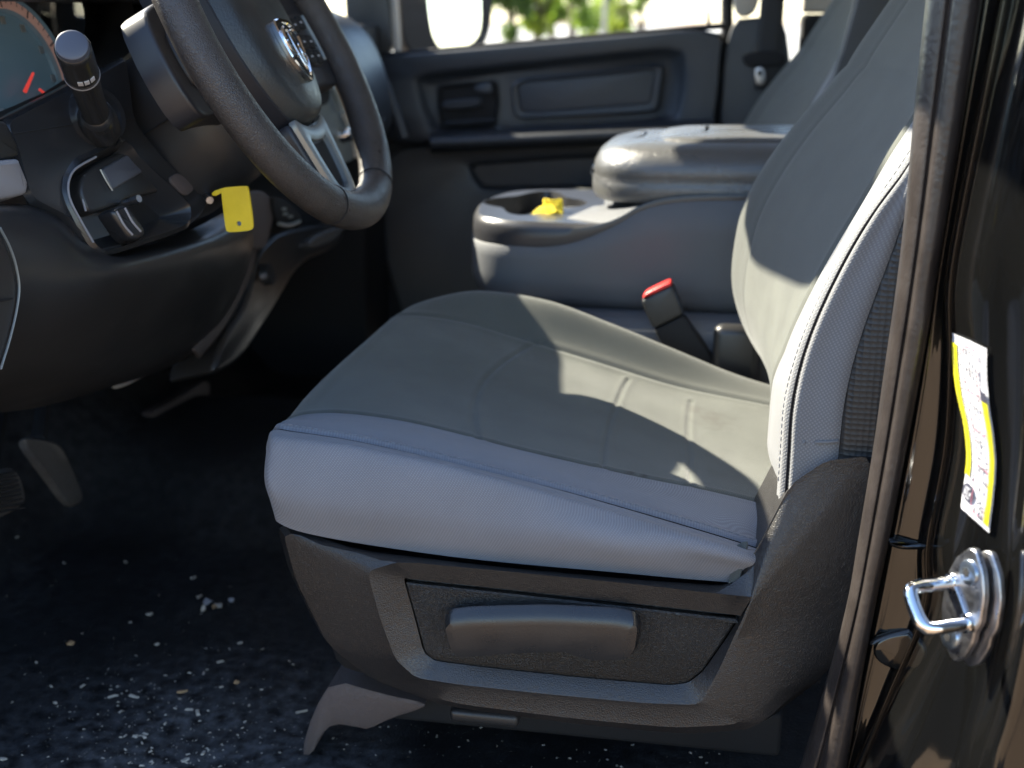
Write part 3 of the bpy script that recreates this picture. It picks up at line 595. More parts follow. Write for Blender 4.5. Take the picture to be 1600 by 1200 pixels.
tr = ringloft('tray', [prg(0, .002, lambda x: top(x)-.002), prg(0, .001, lambda x: np.maximum(top(x)+.006, .566)), prg(0, .002, lambda x: np.maximum(top(x)+.009, .577)), prg(0, .006, lambda x: np.maximum(top(x)+.006, .584)), prg(0, .010, lambda x: np.maximum(top(x)+.004, .587))], M['tray'], con, cap1=False, it=3); tr['label'] = 'satin grey cup holder tray'
rim_ = chaikin(prg(0, .010, lambda x: np.full_like(x, .587)), 3); hc = P(836, 316, Z=.587)
th = np.linspace(0, 2*math.pi, 120, endpoint=False); rr_ = .074+.013*np.cos(4*th)
hole = np.stack((hc[0]+rr_*np.cos(th)*.90, hc[1]+rr_*np.sin(th)*1.45, np.full_like(th, .587)), -1)
bm = bmesh.new()
def loop(bm, pts):
    vs_ = [bm.verts.new(tuple(p)) for p in pts]; return vs_, [bm.edges.new((vs_[i], vs_[(i+1) % len(vs_)])) for i in range(len(vs_))]
clip = rim_[rim_[:, 0] < -.10]; a_, ea = loop(bm, clip); b_, eb = loop(bm, hole)
bmesh.ops.triangle_fill(bm, edges=ea+eb, use_beauty=True)
me = bpy.data.meshes.new('tray_top'); bm.to_mesh(me); bm.free(); me.materials.append(M['tray']); fin('tray_top', me, tr)
h2 = hole.copy(); h2[:, 2] -= .006; h2 = shrink(h2, .985); h2[:, 2] = .58; h3 = shrink(hole, .90); h3[:, 2] = .50
ringloft('cup_well', [hole, h2, h3], M['dark'], tr, raw=True)
LP_ = np.array([(-.192, 1.74), (-.178, 1.672), (-.14, 1.635), (-.06, 1.622), (.08, 1.62), (.25, 1.62), (.25, 1.965), (.08, 1.965), (-.06, 1.963), (-.14, 1.95), (-.178, 1.912), (-.192, 1.85)])
lz = lambda b, s=.035: (lambda x: b+s*np.clip(x+.15, -.05, .3)*.45)
lid = ringloft('lid', [prg(0, .02, lz(.610), LP_), prg(0, .004, lz(.613), LP_), prg(0, 0, lz(.622), LP_), prg(0, .0, lz(.637), LP_), prg(0, .0035, lz(.643), LP_), prg(0, .0015, lz(.647), LP_), prg(0, .003, lz(.660), LP_), prg(0, .010, lz(.673), LP_), prg(0, .022, lz(.6825), LP_), prg(0, .045, lz(.688), LP_), prg(0, .09, lz(.6915), LP_), prg(0, .13, lz(.6935), LP_)], M['lid'], con, it=3, angle=60); lid['label'] = 'smooth grey padded armrest lid'
tp = np.array([(-.10, 1.72), (-.08, 1.69), (-.02, 1.68), (.22, 1.68), (.22, 1.91), (-.02, 1.91), (-.08, 1.90), (-.10, 1.87)])
ringloft('top_pad', [prg(.688, 0, lz(.680), tp), prg(0, 0, lz(.6895), tp), prg(0, .004, lz(.6925), tp), prg(0, .03, lz(.6965), tp), prg(0, .07, lz(.6985), tp)], M['lid'], lid, it=3)
lt = slab('latch', PX([(925, 262), (932, 250), (945, 247), (948, 255), (940, 266), (928, 270)], -.187), (-.75, -.35, .55), .006, M['dash2'], lid, .002); 
lh = np.array([(-.165, 1.755, .679), (-.15, 1.75, .685), (-.125, 1.76, .690), (-.122, 1.80, .6915), (-.125, 1.84, .690), (-.15, 1.85, .685)]); tube('latch_outline', even(lh, 40), .0016, M['dark'], lid, 6)
scl = prg(0, -.0006, lz(.6435), LP_); stitches('stitching', even(np.vstack((scl[:6])), 160), lid, M['dark'], .007, .005, .0006)
cb = rbox('seat_base', (-.03, 1.79, .39), (.50, .46, .16), M['cons'], con, .025)
# crumpled yellow paper in the cup well
cn = thing('crumpled_note', 'crumpled yellow paper note stuffed into the cup holder', 'paper', tuple(P(855, 335, Y=1.70)))
def sheet(pts, d, n=(0.1, -.8, .6)):
    G_ = chaikin(PY(pts, 1.70), 1, .12); o = slab('paper_fold', G_, n, d, M['yelp'], cn, .0012, it=0, angle=20); return o
sheet([(829, 336), (833, 330), (846, 320, 1.705), (866, 322, 1.71), (870, 334), (852, 341, 1.69), (838, 345, 1.69)], .006)
sheet([(849, 309, 1.715), (864, 312, 1.71), (879, 309, 1.72), (881, 335, 1.70), (868, 338, 1.698), (866, 324, 1.705), (850, 322, 1.71)], .010, (.2, -.9, .3))
sheet([(847, 322, 1.70), (862, 318, 1.705), (871, 330, 1.694), (856, 338, 1.688)], .004, (-.3, -.8, .5))

# ------------------------------------------------------------------ seat belt buckle
bk = thing('belt_buckle', 'black seat belt buckle with red button between seat and console', 'buckle', tuple(P(1080, 545, Y=1.545)))
bring = PY([(1002, 470), (1026, 458), (1050, 446), (1060, 470), (1068, 492), (1020, 515), (1010, 492)], 1.525)
slab('housing', bring, (0, -1, 0), .028, M['dark'], bk, .004, it=1, w=.12)
slab('sleeve', PY([(1021, 516), (1045, 505), (1067, 493), (1100, 540), (1120, 572), (1085, 590), (1050, 565)], 1.527), (0, -1, 0), .022, M['void'], bk, .003, it=1, w=.12)
slab('red_button', PY([(1003, 467), (1008, 459), (1028, 449), (1046, 441), (1050, 446), (1026, 457)], 1.5265), (0, -1, 0), .024, M['red'], bk, .002, it=1, w=.15)
# ------------------------------------------------------------------ passenger seat: a copy of the driver's seat without its shield
ps = thing('passenger_seat', 'grey cloth passenger seat behind the console', 'seat', (-.15, 2.23, .1), 'front seats')
def ctree(o, par):
    c = o.copy(); COL.objects.link(c); c.parent = par; c.location = o.location
    for ch in o.children: ctree_sub(ch, c)
    return c
def ctree_sub(o, par):
    c = o.copy(); COL.objects.link(c); c.parent = par; c.location = o.location
ctree(cush, ps); ctree(back, ps); ctree(bp_, ps)
# ------------------------------------------------------------------ passenger door
door = thing('passenger_door', 'dark slate inner side of the closed passenger door', 'car door', (-.35, 2.62, .0))
O8 = [(560, 91), (850, 66), (1130, 42), (1124, 130), (1114, 206), (850, 216), (600, 228), (575, 150)]
I8 = [(650, 121), (850, 99), (1063, 77), (1068, 130), (1056, 190), (850, 202), (680, 211), (660, 165)]
F8 = [(668, 128), (850, 108), (1046, 90), (1050, 130), (1042, 184), (850, 197), (688, 205), (676, 165)]
rO, rI, rF = PY(O8, 2.585), PY(I8, 2.583), PY(F8, 2.61)
b0 = rO.copy(); b0[:, 1] = 2.68
dp = ringloft('trim_panel', [b0, PY(O8, 2.593), inset(rO, .004, (0, -1, 0)), inset(rI, -.012, (0, -1, 0)), inset(rI, -.004, (0, -1, 0))+np.array((0, .003, 0)), rI+np.array((0, .012, 0)), rF], M['slate'], door, it=2, w=.14, angle=50); dp['label'] = 'dark slate upper door trim with wide recess'
A8 = [(797, 124), (915, 113), (1030, 101), (1037, 108), (1029, 168), (1018, 175), (815, 187), (803, 180)]
B8 = [(806, 129), (915, 119), (1020, 109), (1024, 113), (1016, 160), (1008, 164), (822, 177), (813, 172)]
ra, rb_ = PY(A8, 2.598), PY(B8, 2.598)
bz = ringloft('insert_frame', [ra+np.array((0, .014, 0)), ra, inset(ra, .004, (0, -1, 0))-np.array((0, .003, 0)), rb_-np.array((0, .001, 0)), rb_+np.array((0, .006, 0))], M['slate'], dp, it=2, w=.15, cap1=False)
slab('insert', rb_+np.array((0, .003, 0)), (0, -1, 0), .012, M['slate2'], dp, .004, w=.12)
hv = PY([(686, 136), (730, 131), (776, 127), (779, 160), (774, 198), (730, 202), (692, 204), (688, 170)], 2.606)
hd = ringloft('handle_cup', [inset(hv, -.004, (0, -1, 0))-np.array((0, .004, 0)), hv-np.array((0, .005, 0)), inset(hv, .006, (0, -1, 0))+np.array((0, .003, 0))], M['void'], dp, w=.12)
slab('handle', PY([(738, 134), (765, 127), (770, 134), (768, 146), (752, 146), (742, 141)], 2.585), (0, -1, .2), .012, M['slate2'], dp, .003)
slab('pull_bar', PY([(690, 157), (748, 152), (752, 156), (750, 166), (692, 171), (689, 164)], 2.588), (0, -1, .3), .015, M['slate2'], dp, .004)
slab('pull_bar', PY([(690, 190), (775, 184), (777, 190), (692, 197)], 2.588), (0, -1, .3), .015, M['slate'], dp, .003)
slab('lock_bezel', PY([(772, 198), (786, 197), (787, 206), (773, 207)], 2.58), (0, -1, 0), .01, M['slate2'], dp, .002)
xsL = np.linspace(672, 1116, 30); yl = lambda x, a: a-(x-690)*.049
prof = [(203, 2.612), (208, 2.56), (212, 2.52), (217, 2.503), (224, 2.498), (231, 2.505), (236, 2.53), (240, 2.60)]
LG = np.stack([spline(np.array([P(x, yl(x, a), Y=Yv) for a, Yv in prof]), 24) for x in xsL]); arm = grid_obj('armrest', LG, M['slate'], door); arm['label'] = 'long slate armrest ledge'
O9 = [(600, 232), (850, 220), (1114, 206), (1112, 330), (1110, 520), (850, 520), (640, 520), (600, 400)]
I9 = [(728, 256), (880, 245), (1085, 236), (1085, 270), (1080, 300), (900, 296), (752, 298), (738, 280)]
q9, i9 = PY(O9, 2.60), PY(I9, 2.598); b9 = q9.copy(); b9[:, 1] = 2.68
ringloft('lower_trim', [b9, q9, inset(q9, .004, (0, -1, 0))-np.array((0, .004, 0)), inset(i9, -.01, (0, -1, 0)), i9+np.array((0, .004, 0)), inset(i9, .008, (0, -1, 0))+np.array((0, .022, 0))], M['slate'], door, it=2, w=.12)
sx = np.linspace(560, 1134, 20); sl2 = np.array([P(x, 88-(x-600)*.0868, Y=2.60) for x in sx]); tube('window_seal', sl2+np.array((0, 0, .002)), .006, M['void'], door, 8)
tube('window_frame', np.array([P(1136, 60, Y=2.62), P(1136, 0, Y=2.63), P(1140, -120, Y=2.64), P(1150, -300, Y=2.64)]), .012, M['void'], door, 8)
uf = np.array([(-.80, 2.66, 1.03), (-.80, 2.66, 1.03), (.03, 2.66, 1.03), (.08, 2.66, HZ+.02), (-.55, 2.66, HZ+.02)]); slab('upper_frame_shade', uf[1:], (0, -1, 0), .03, M['dark'], door, .004, it=0)  # out-of-view frame lowered to keep sun off the passenger seat
tube('lock_pin', np.array([P(1107, 44, Y=2.60), P(1107, 26, Y=2.60), P(1107, 17, Y=2.60)]), [.0035, .003, .0025], M['void'], door, 8)
tube('lock_pin_bezel', np.array([P(1107, 46, Y=2.60), P(1107, 40, Y=2.60)]), [.008, .005], M['void'], door, 10)
gl_ = PY([(612, 92), (1136, 46), (1150, -300), (640, -300)], 2.64); mesh_obj('window_glass', gl_, [(0, 1, 2, 3)], M['glass'], door, smooth=False)
slab('mirror_corner_trim', PY([(545, 96), (612, 88), (611, 40), (604, -20), (596, -100), (530, -100), (540, 20)], 2.60), (0, -1, 0), .03, M['dark'], door, .004)
slab('division_bar', PY([(614, 90), (624, 89), (620, 20), (615, -80), (606, -80), (611, 20)], 2.61), (0, -1, 0), .02, M['beige'], door, .003)
# far door pillar with seat belt
fpil = thing('passenger_door_pillar', 'dark slate door pillar behind the passenger door with beige upper trim', 'pillar', tuple(P(1160, 480, Y=2.62)))
slab('door_seal', PY([(1104, 60), (1150, 40), (1150, 480), (1100, 480)], 2.635), (0, -1, 0), .02, M['void'], fpil, .003)
slab('lower_trim', PY([(1134, 31), (1184, 27), (1240, 22), (1240, 480), (1120, 480), (1122, 230)], 2.60), (0, -1, 0), .06, M['slate'], fpil, .006)
slab('upper_trim', PY([(1142, 28), (1184, 25), (1190, -40), (1200, -250), (1160, -250), (1148, -80)], 2.605), (0, -1, 0), .05, M['beige'], fpil, .008)
cbox('rear_side_trim', .13, 1.5, 2.63, 2.68, .05, .86, M['void'], body); cbox('rear_quarter_trim', .13, .62, 2.63, 2.68, .862, HZ, M['beige'], body)
cbox('sill', -1.2, 1.5, 2.60, 2.72, -.12, .10, M['void'], body)
blt = thing('seat_belt', 'dark passenger seat belt hanging down the far pillar', 'seat belt', tuple(P(1200, 150, Y=2.57)))
bw = np.stack([[P(x0+(1-t)*0+w, y, Y=2.575) for w in (0, 38)] for t, (x0, y) in enumerate([(1178, 140), (1180, 90), (1186, 30), (1192, -60), (1200, -200)])]); wb = grid_obj('webbing', rails_grid([bw[:, 0], bw[:, 1]], 20, 3), M['web'], blt); solid(wb, .002)
slab('guide', PY([(1160, 82), (1225, 78), (1228, 98), (1215, 104), (1172, 106), (1160, 98)], 2.565), (0, -1, 0), .02, M['void'], blt, .004)
tg = slab('belt_tongue', PY([(1178, 106), (1194, 104), (1197, 128), (1190, 134), (1181, 132)], 2.56), (0, -1, 0), .004, M['steel'], blt, .001)
slab('slot', PY([(1182, 110), (1190, 109), (1192, 118), (1184, 120)], 2.5595), (0, -1, 0), .001, M['void'], tg, .0003)

# wing mirror outside the passenger window
mn = np.array((.86, -.51, .02)); mp0 = P(715, 30, Y=2.95)
mir = thing('wing_mirror', 'black framed wing mirror outside the passenger window', 'mirror', tuple(mp0-np.array((0, 0, .15))))
def PM(l, off=0): return np.array([P(x, y, pl=(mp0+mn/np.linalg.norm(mn)*off, mn)) for x, y in l])
mo = PM([(626, -140), (700, -160), (775, -140), (772, -20), (768, 50), (752, 80), (690, 90), (640, 84), (628, 50), (624, -40)])
mi_ = PM([(672, -120), (700, -135), (752, -120), (754, -20), (756, 44), (742, 70), (695, 80), (682, 70), (672, 44), (664, -40)])
nM = mn/np.linalg.norm(mn)
ringloft('housing', [shrink(mo, .8)-nM*.09, shrink(mo, .97)-nM*.05, mo-nM*.004, inset(mo, .004, mn), mi_+nM*.0, mi_-nM*.006], M['void'], mir, cap0=True, cap1=False)
M['mirror'] = mat('mirror glass', (.9, .92, .92), .03, metal=1)
ringloft('mirror_glass', [mi_-nM*.004, shrink(mi_, .995)-nM*.003], M['mirror'], mir)
tube('arm', [mp0+np.array((.0, -.02, -.16)), mp0+np.array((-.02, -.16, -.18)), mp0+np.array((-.03, -.32, -.18))], .03, M['dark'], mir, 10)

# ------------------------------------------------------------------ steering wheel
WC = np.array((-.478, 1.27, .821)); t28 = rad(28)
e1 = np.array((0, 1.0, 0)); e2 = np.array((-math.sin(t28), 0, math.cos(t28))); e3 = np.array((math.cos(t28), 0, math.sin(t28)))
def W(a, b, c=0.0): return WC+e1*a+e2*b+e3*c
def WR(l, c): return np.array([W(a, b, c) for a, b in l])
wh = thing('steering_wheel', 'worn black steering wheel with silver lower spoke and chrome emblem', 'steering wheel', tuple(W(0, 0, -.06)))
NA, NS = 160, 28; V = []
for i in range(NA):
    A = 2*math.pi*i/NA; u = np.array((math.cos(A), math.sin(A)))
    thumb = .0025*(math.exp(-((A-rad(35))/.25)**2)+math.exp(-((A-rad(145))/.25)**2))
    for k in range(NS):
        p = 2*math.pi*k/NS; ra_ = (.0208+thumb)*math.cos(p); rc = (.0190+thumb)*math.sin(p)
        V.append(W(u[0]*(.19+ra_), u[1]*(.19+ra_), rc))
rim = mesh_obj('rim', V, gridF(NA, NS, True, True), M['wheel'], wh, angle=80); rim['label'] = 'worn grained black wheel rim'
for A in (rad(-65), rad(-115), rad(20), rad(160)):
    rg = [W(math.cos(A)*(.19+.0212*math.cos(p)), math.sin(A)*(.19+.0212*math.cos(p)), .0194*math.sin(p)) for p in np.linspace(0, 2*math.pi, 40, endpoint=False)]
    tube('rim_seam', rg, .0006, M['void'], rim, 6, closed=True)
CV = [(-.082, .105), (-.05, .158), (.05, .158), (.082, .105), (.086, .025), (.073, -.030), (.046, -.074), (.022, -.088), (-.022, -.088), (-.046, -.074), (-.073, -.030), (-.086, .025)]
sc2 = lambda k, dy=0: [(a*k, b*k+dy) for a, b in CV]
cvr = ringloft('airbag_cover', [WR(sc2(1.0), -.075), WR(sc2(1.03), -.04), WR(sc2(1.03), -.030), WR(sc2(.975), -.012), WR(sc2(.96), -.011)], M['hubd'], wh, cap0=True, it=3); cvr['label'] = 'dark hub side of the steering wheel'
sc3 = lambda k, ka, dy=0: [(a*k*ka, b*k+dy) for a, b in CV]
fc = ringloft('airbag_face', [WR(sc3(.97, .97), -.011), WR(sc3(.95, .90, .002), .001), WR(sc3(.925, .84, .003), .0065), WR(sc3(.86, .82, .003), .010), WR(sc3(.5, .8, .003), .0135), WR(sc3(.2, .8, .003), .014)], M['hub'], cvr, it=3, angle=60); fc['label'] = 'grey green airbag face'
# emblem: shield outline with a horned head in relief
SHD = [(-.021, .030), (0, .033), (.021, .030), (.0235, .012), (.0215, -.008), (.012, -.023), (0, -.033), (-.012, -.023), (-.0215, -.008), (-.0235, .012)]
ec = (.003, -.012)
sh_ = lambda k, c: np.array([W(a*k*1.1+ec[0], b*k*1.12+ec[1], c) for a, b in SHD])
emb = ringloft('emblem', [sh_(1.0, .014), sh_(1.0, .0185), sh_(.96, .0198), sh_(.86, .0198), sh_(.83, .018)], M['chrome'], wh, it=2, w=.15, cap1=False); emb['label'] = 'chrome shield emblem with a horned head'
ringloft('emblem_field', [sh_(.86, .0178), sh_(.8, .0180)], M['void'], emb, it=2, w=.15)
ew = lambda l, c: np.array([W(a*1.1+ec[0], b*1.12+ec[1], c) for a, b in l])
for s in (-1, 1):
    hn = [(.003, .020), (.010, .021), (.0165, .016), (.0165, .006), (.0135, -.004), (.0085, -.006), (.0075, .001), (.0105, .005)]
    tube('horn', even(ew([(a*s, b) for a, b in hn], .0195), 30), np.interp(np.linspace(0, 1, 30), (0, .4, 1), (.0028, .0034, .0012)), M['chrome'], emb, 8)
slab('head', ew([(-.004, .019), (.004, .019), (.0048, .006), (.0042, -.008), (.003, -.019), (0, -.022), (-.003, -.019), (-.0042, -.008), (-.0048, .006)], .0212), e3, .003, M['chrome'], emb, .0012)
for s in (-1, 1): slab('eye', ew([(s*.0012, .006), (s*.0036, .008), (s*.003, .003), (s*.0014, .001)], .0216), e3, .0006, M['void'], emb, .0001, it=1)
# small embossed lettering below the emblem
for i, a in enumerate((-.0042, 0, .0042)):
    s_ = [[(0, .004), (.003, .004), (.003, .0025), (.0012, .002), (.003, .001), (.003, 0), (0, 0), (0, .0012), (.0016, .0012), (0, .002)], [(0, 0), (0, .004), (.0028, .004), (.0028, .002), (.0014, .0018), (.003, 0), (.002, 0), (.001, .0014), (.0009, 0)], None][i if i < 2 else 0]
    slab('embossed_letter', np.array([W(a+x+.003, b-.055, .0118) for x, b in s_]), e3, .0012, M['hubd'], fc, .0001, it=0)
# spokes
for s in (-1, 1):
    dz = -.03 if s < 0 else 0
    spk = slab('spoke', WR([(s*.06, .075), (s*.11, .075), (s*.15, .068), (s*.172, .058), (s*.182, .0), (s*.172, -.048), (s*.14, -.046), (s*.10, -.046), (s*.06, -.05)], -.008+dz), e3, .03, M['hubd'], wh, .005)
    bp2 = slab('button_pad', WR([(s*.092, .042), (s*.14, .046), (s*.155, .036), (s*.157, -.005), (s*.15, -.022), (s*.1, -.024), (s*.09, 0)], -.004+dz), e3, .008, M['hubd'], spk, .003)
    for bi, (a, b) in enumerate(((.105, .027), (.128, .03), (.105, .006), (.128, .006), (.105, -.012), (.128, -.012))):
        bt = slab('button', np.array([W(s*(a+da), b+db, -.0018+dz) for da, db in ((-.0105, -.0085), (.0105, -.0085), (.0105, .0085), (-.0105, .0085))]), e3, .004, M['void'], spk, .0012, it=2, w=.15)
        slab('button_mark', np.array([W(s*(a+da), b+db, -.0014+dz) for da, db in ((-.003, -.001), (.003, -.001), (.003, .001), (-.003, .001))]), e3, .0006, M['white'] if s > 0 else M['hubd'], bt, .0001, it=0)
    slab('pad_trim', WR([(s*.146, .040), (s*.150, .038), (s*.153, 0), (s*.149, -.018), (s*.146, -.016), (s*.149, 0)], -.0015+dz), e3, .003, M['silver'] if s > 0 else M['hubd'], spk, .0006)
BK = [(-.047, -.074), (-.02, -.088), (.02, -.088), (.047, -.074), (.040, -.12), (.033, -.155), (.026, -.172), (.012, -.178), (-.012, -.178), (-.026, -.172), (-.033, -.155), (-.040, -.12)]
BI = [(-.026, -.100), (-.012, -.104), (.012, -.104), (.026, -.100), (.0245, -.12), (.021, -.142), (.017, -.156), (.008, -.161), (-.008, -.161), (-.017, -.156), (-.021, -.142), (-.0245, -.12)]
lowb = slab('lower_spoke', WR([(a*1.12, b) for a, b in BK], -.010), e3, .022, M['hubd'], wh, .006)
bo, bi_ = WR(BK, -.004), WR(BI, -.004)
sv = ringloft('spoke_trim', [bo-e3*.008, bo-e3*.001, inset(bo, .002, e3), inset(bi_, -.002, e3), bi_-e3*.001, bi_-e3*.009], M['silver'], lowb, it=2, cap1=False, w=.2); sv['label'] = 'silver bracket on the lower spoke'
bi2 = shrink(bi_, .98); ringloft('spoke_insert', [bi2-e3*.011, shrink(bi_, .9)-e3*.006, shrink(bi_, .7)-e3*.0055], M['void'], lowb)

# ------------------------------------------------------------------ steering column with stalk
clm = thing('steering_column', 'black steering column shroud with thick turn signal stalk', 'steering column', tuple(W(0, -.05, -.2)))
def CS(w, t, b, c, y0=0): return np.array([W(a, bb, c) for a, bb in [(-w, t*.6), (-w*.6, t), (w*.6, t), (w, t*.6), (w*1.03, (t+b)/2), (w, b*.6), (w*.55, b), (-w*.55, b), (-w, b*.6), (-w*1.03, (t+b)/2)]])
sh2 = ringloft('shroud', [CS(.04, .03, -.05, -.05), CS(.06, .045, -.075, -.052), CS(.070, .055, -.092, -.065), CS(.074, .062, -.108, -.10), CS(.070, .064, -.116, -.16), CS(.060, .06, -.11, -.30)], M['dark'], clm, cap0=True, it=2)
tube('shroud_seam', [W(-.0745, -.015, -.075), W(-.0765, -.018, -.105), W(-.0735, -.02, -.16)], .0012, M['void'], clm, 6)
s0_, s1_ = P(152, 186, Y=1.095), P(112, 70, Y=.965); ax = (s1_-s0_)/np.linalg.norm(s1_-s0_); L_ = np.linalg.norm(s1_-s0_)
def stalk(name, segs, m, par, seg=28): return tube(name, [s0_+ax*L_*f for f, r in segs], [r for f, r in segs], m, par, seg)
stalk('stalk_boot', [(-.15, .019), (.0, .0185), (.06, .017), (.10, .0145), (.11, .012)], M['dash2'], clm)
stk2 = stalk('stalk', [(-.05, .0135), (.3, .0128), (.62, .0135), (.63, .0150), (.655, .0152), (.66, .0145)], M['dash2'], clm); stk2['label'] = 'thick black turn signal stalk'
stalk('stalk_knob', [(.655, .0140), (.66, .0148), (.90, .0152), (.955, .0152), (.965, .0146), (.97, .0136)], M['dash2'], stk2)
stalk('stalk_end', [(.955, .0140), (.985, .0138), (1.0, .0132), (1.006, .0118), (1.007, .002)], mat('slate button', (.06, .065, .085), .4), stk2)
stalk('stalk_ring', [(.628, .0153), (.632, .01555), (.640, .01555), (.644, .0153)], M['gtrim'], stk2)
au, av, _ = basis(ax)
cv_ = CAM-s0_; cv_ -= ax*(cv_@ax); cv_ /= np.linalg.norm(cv_); cw = np.cross(ax, cv_)
for A in (-.25, .12, .5):
    d_ = cv_*math.cos(A)+cw*math.sin(A); tn = np.cross(ax, d_)
    slab('stalk_mark', np.array([s0_+ax*L_*(.72+.022*i)+d_*.01535+tn*.0022*j for i, j in ((-1, -1), (1, -1), (1, 1), (-1, 1))]), d_, .0006, M['white'], stk2, .0001, it=0)
# key and yellow tag
kt = thing('key_tag', 'yellow plastic key tag hanging below the steering column', 'key tag', tuple(P(370, 330, Y=1.19)))
tgo = chaikin(PY([(348, 293), (385, 290), (389, 293), (397, 353), (393, 360), (358, 363), (353, 359), (346, 297)], 1.19), 2, .2); tc_ = P(374, 349, Y=1.19)
hr = np.array([tc_+np.array((math.cos(a), 0, math.sin(a)))*.0026 for a in np.linspace(0, 2*math.pi, 16, endpoint=False)])
bm = bmesh.new(); _, ea = loop(bm, tgo); _, eb = loop(bm, hr); bmesh.ops.triangle_fill(bm, edges=ea+eb, use_beauty=True)
me = bpy.data.meshes.new('tag_plate'); bm.to_mesh(me); bm.free(); me.materials.append(M['yellow']); tpl = fin('tag_plate', me, kt, False); solid(tpl, .0025, 0)
slab('fold', PY([(330, 300), (349, 293), (350, 300), (333, 308)], 1.192), (0, -1, 0), .002, M['yellow'], kt, .0005, it=1)
tube('key', [P(328, 313, Y=1.21), P(318, 300, Y=1.24)], .004, M['steel'], kt, 8)
# ------------------------------------------------------------------ dashboard
dash = thing('dashboard', 'dark plastic dashboard behind the steering wheel', 'dashboard', (-.8, 1.6, .3))
nD = (.94, -.18, .28)
# main mass on the passenger side, extruded along the truck's width
pr_ = [(-1.22, .86), (-.80, .868), (-.715, .858), (-.672, .83), (-.645, .78), (-.628, .72), (-.622, .665), (-.64, .628), (-.70, .60), (-.735, .55), (-.745, .48), (-.78, .43), (-1.0, .40)]
pr3 = spline(np.c_[np.array(pr_), np.zeros(len(pr_))], 70)[:, :2]
MG = np.stack([np.stack((pr3[:, 0]+dx, np.full(70, y), .60+(pr3[:, 1]-.60)*k), -1) for y, dx, k in ((1.44, -.06, .97), (1.5, -.05, 1), (1.8, -.045, 1), (2.2, -.03, 1), (2.36, -.035, 1), (2.43, -.05, .97), (2.46, -.10, .9), (2.47, -.2, .7))], 1)
dm = grid_obj('main_panel', MG, M['slate'], dash); dm['label'] = 'slate passenger side of the dashboard'
def dslab(name, px, X, m, par=dash, t=.03, bev=.004, n=nD, it=2, w=.2): return slab(name, PX(px, X), n, t, m, par, bev, it=it, w=w)
# side vent of the passenger end
for k, X in ((0, -.635), (1, -.63)):
    pass
tube('edge_trim', even(np.array([P(x, y, Y=2.40) for x, y in ((548, 40), (575, 75), (600, 130), (618, 175), (632, 215))]), 30), .010, M['slate2'], dash, 10)
tube('edge_trim', even(np.array([P(x, y, Y=2.30) for x, y in ((540, 50), (562, 95), (580, 150), (598, 190))]), 30), .007, M['slate2'], dash, 10)
# centre stack
cst = dslab('center_stack', [(470, 40), (535, 60), (556, 110), (566, 200), (560, 250), (500, 262), (480, 200)], -.63, M['silver'], t=.05)
dslab('stack_face', [(480, 60), (512, 75), (515, 120), (518, 160), (500, 165), (486, 140)], -.622, M['void'], cst, .01)
for x, y in ((532, 212), (546, 210)):
    c = P(x, y, X=-.62); tube('knob', [c, c+np.array((.012, 0, .003)), c+np.array((.018, 0, .005)), c+np.array((.0185, 0, .005))], [.012, .0115, .009, .002], M['chrome'], cst, 20)
tube('vent_lever', even(PX([(512, 132), (520, 140), (528, 160), (532, 172)], -.618), 16), .006, M['silver'], cst, 8)
tube('stack_edge', even(PX([(537, 180), (550, 210), (556, 245)], -.62), 16), .004, M['beige'], cst, 8)
# instrument cluster
clu = ringloft('cluster_housing', [PX([(-150, -120), (60, -120), (190, -60), (215, 40), (205, 90), (100, 140), (0, 190), (-150, 230)], -.66), PX([(-140, -110), (60, -110), (170, -60), (178, 20), (165, 80), (90, 138), (0, 180), (-140, 225)], -.70), PX([(-130, -100), (60, -100), (150, -60), (160, 20), (140, 80), (85, 135), (0, 172), (-130, 220)], -.78)], M['void'], dash, it=1)
gc = P(26, 122, X=-.755); gn = np.array((.97, -.05, .22)); gn /= np.linalg.norm(gn); ga, gb, _ = basis(gn)
def GR(r0, r1, w, n=64, a0=0, a1=2*math.pi): return [gc+(ga*math.cos(a)+gb*math.sin(a))*r0+gn*w for a in np.linspace(a0, a1, n, endpoint=False)]
RD = .083; gface = mat('glowing gauge face', (.13, .18, .21), .4); gface.node_tree.nodes['Principled BSDF'].inputs['Emission Color'].default_value = (.45, .8, 1, 1); gface.node_tree.nodes['Principled BSDF'].inputs['Emission Strength'].default_value = .009  # bluish colour and faint glow stand in for sky reflected in the lens
gd = ringloft('gauge', [GR(RD*1.06, 0, .0), GR(RD*1.04, 0, .010), GR(RD, 0, .006), GR(RD*.82, 0, .004), GR(RD*.80, 0, .001), GR(.02, 0, .0)], gface, clu, raw=True); gd['label'] = 'round gauge with red needle'
def garc(name, r0, r1, w, a0, a1, m, par, n=60):
    V = []; 
    for a in np.linspace(a0, a1, n): V += [gc+(ga*math.cos(a)+gb*math.sin(a))*r0+gn*w, gc+(ga*math.cos(a)+gb*math.sin(a))*r1+gn*w]
    return mesh_obj(name, V, [(2*i, 2*i+1, 2*i+3, 2*i+2) for i in range(n-1)], m, par)
dr = mat('glowing dial ring', (.62, .40, .33), .5); dr.node_tree.nodes['Principled BSDF'].inputs['Emission Color'].default_value = (.9, .5, .4, 1); dr.node_tree.nodes['Principled BSDF'].inputs['Emission Strength'].default_value = .03  # faint glow added to brighten the ring
garc('scale_ring', RD*.86, RD*1.0, .0075, rad(-40), rad(220), dr, gd)
V = []; Fc = []
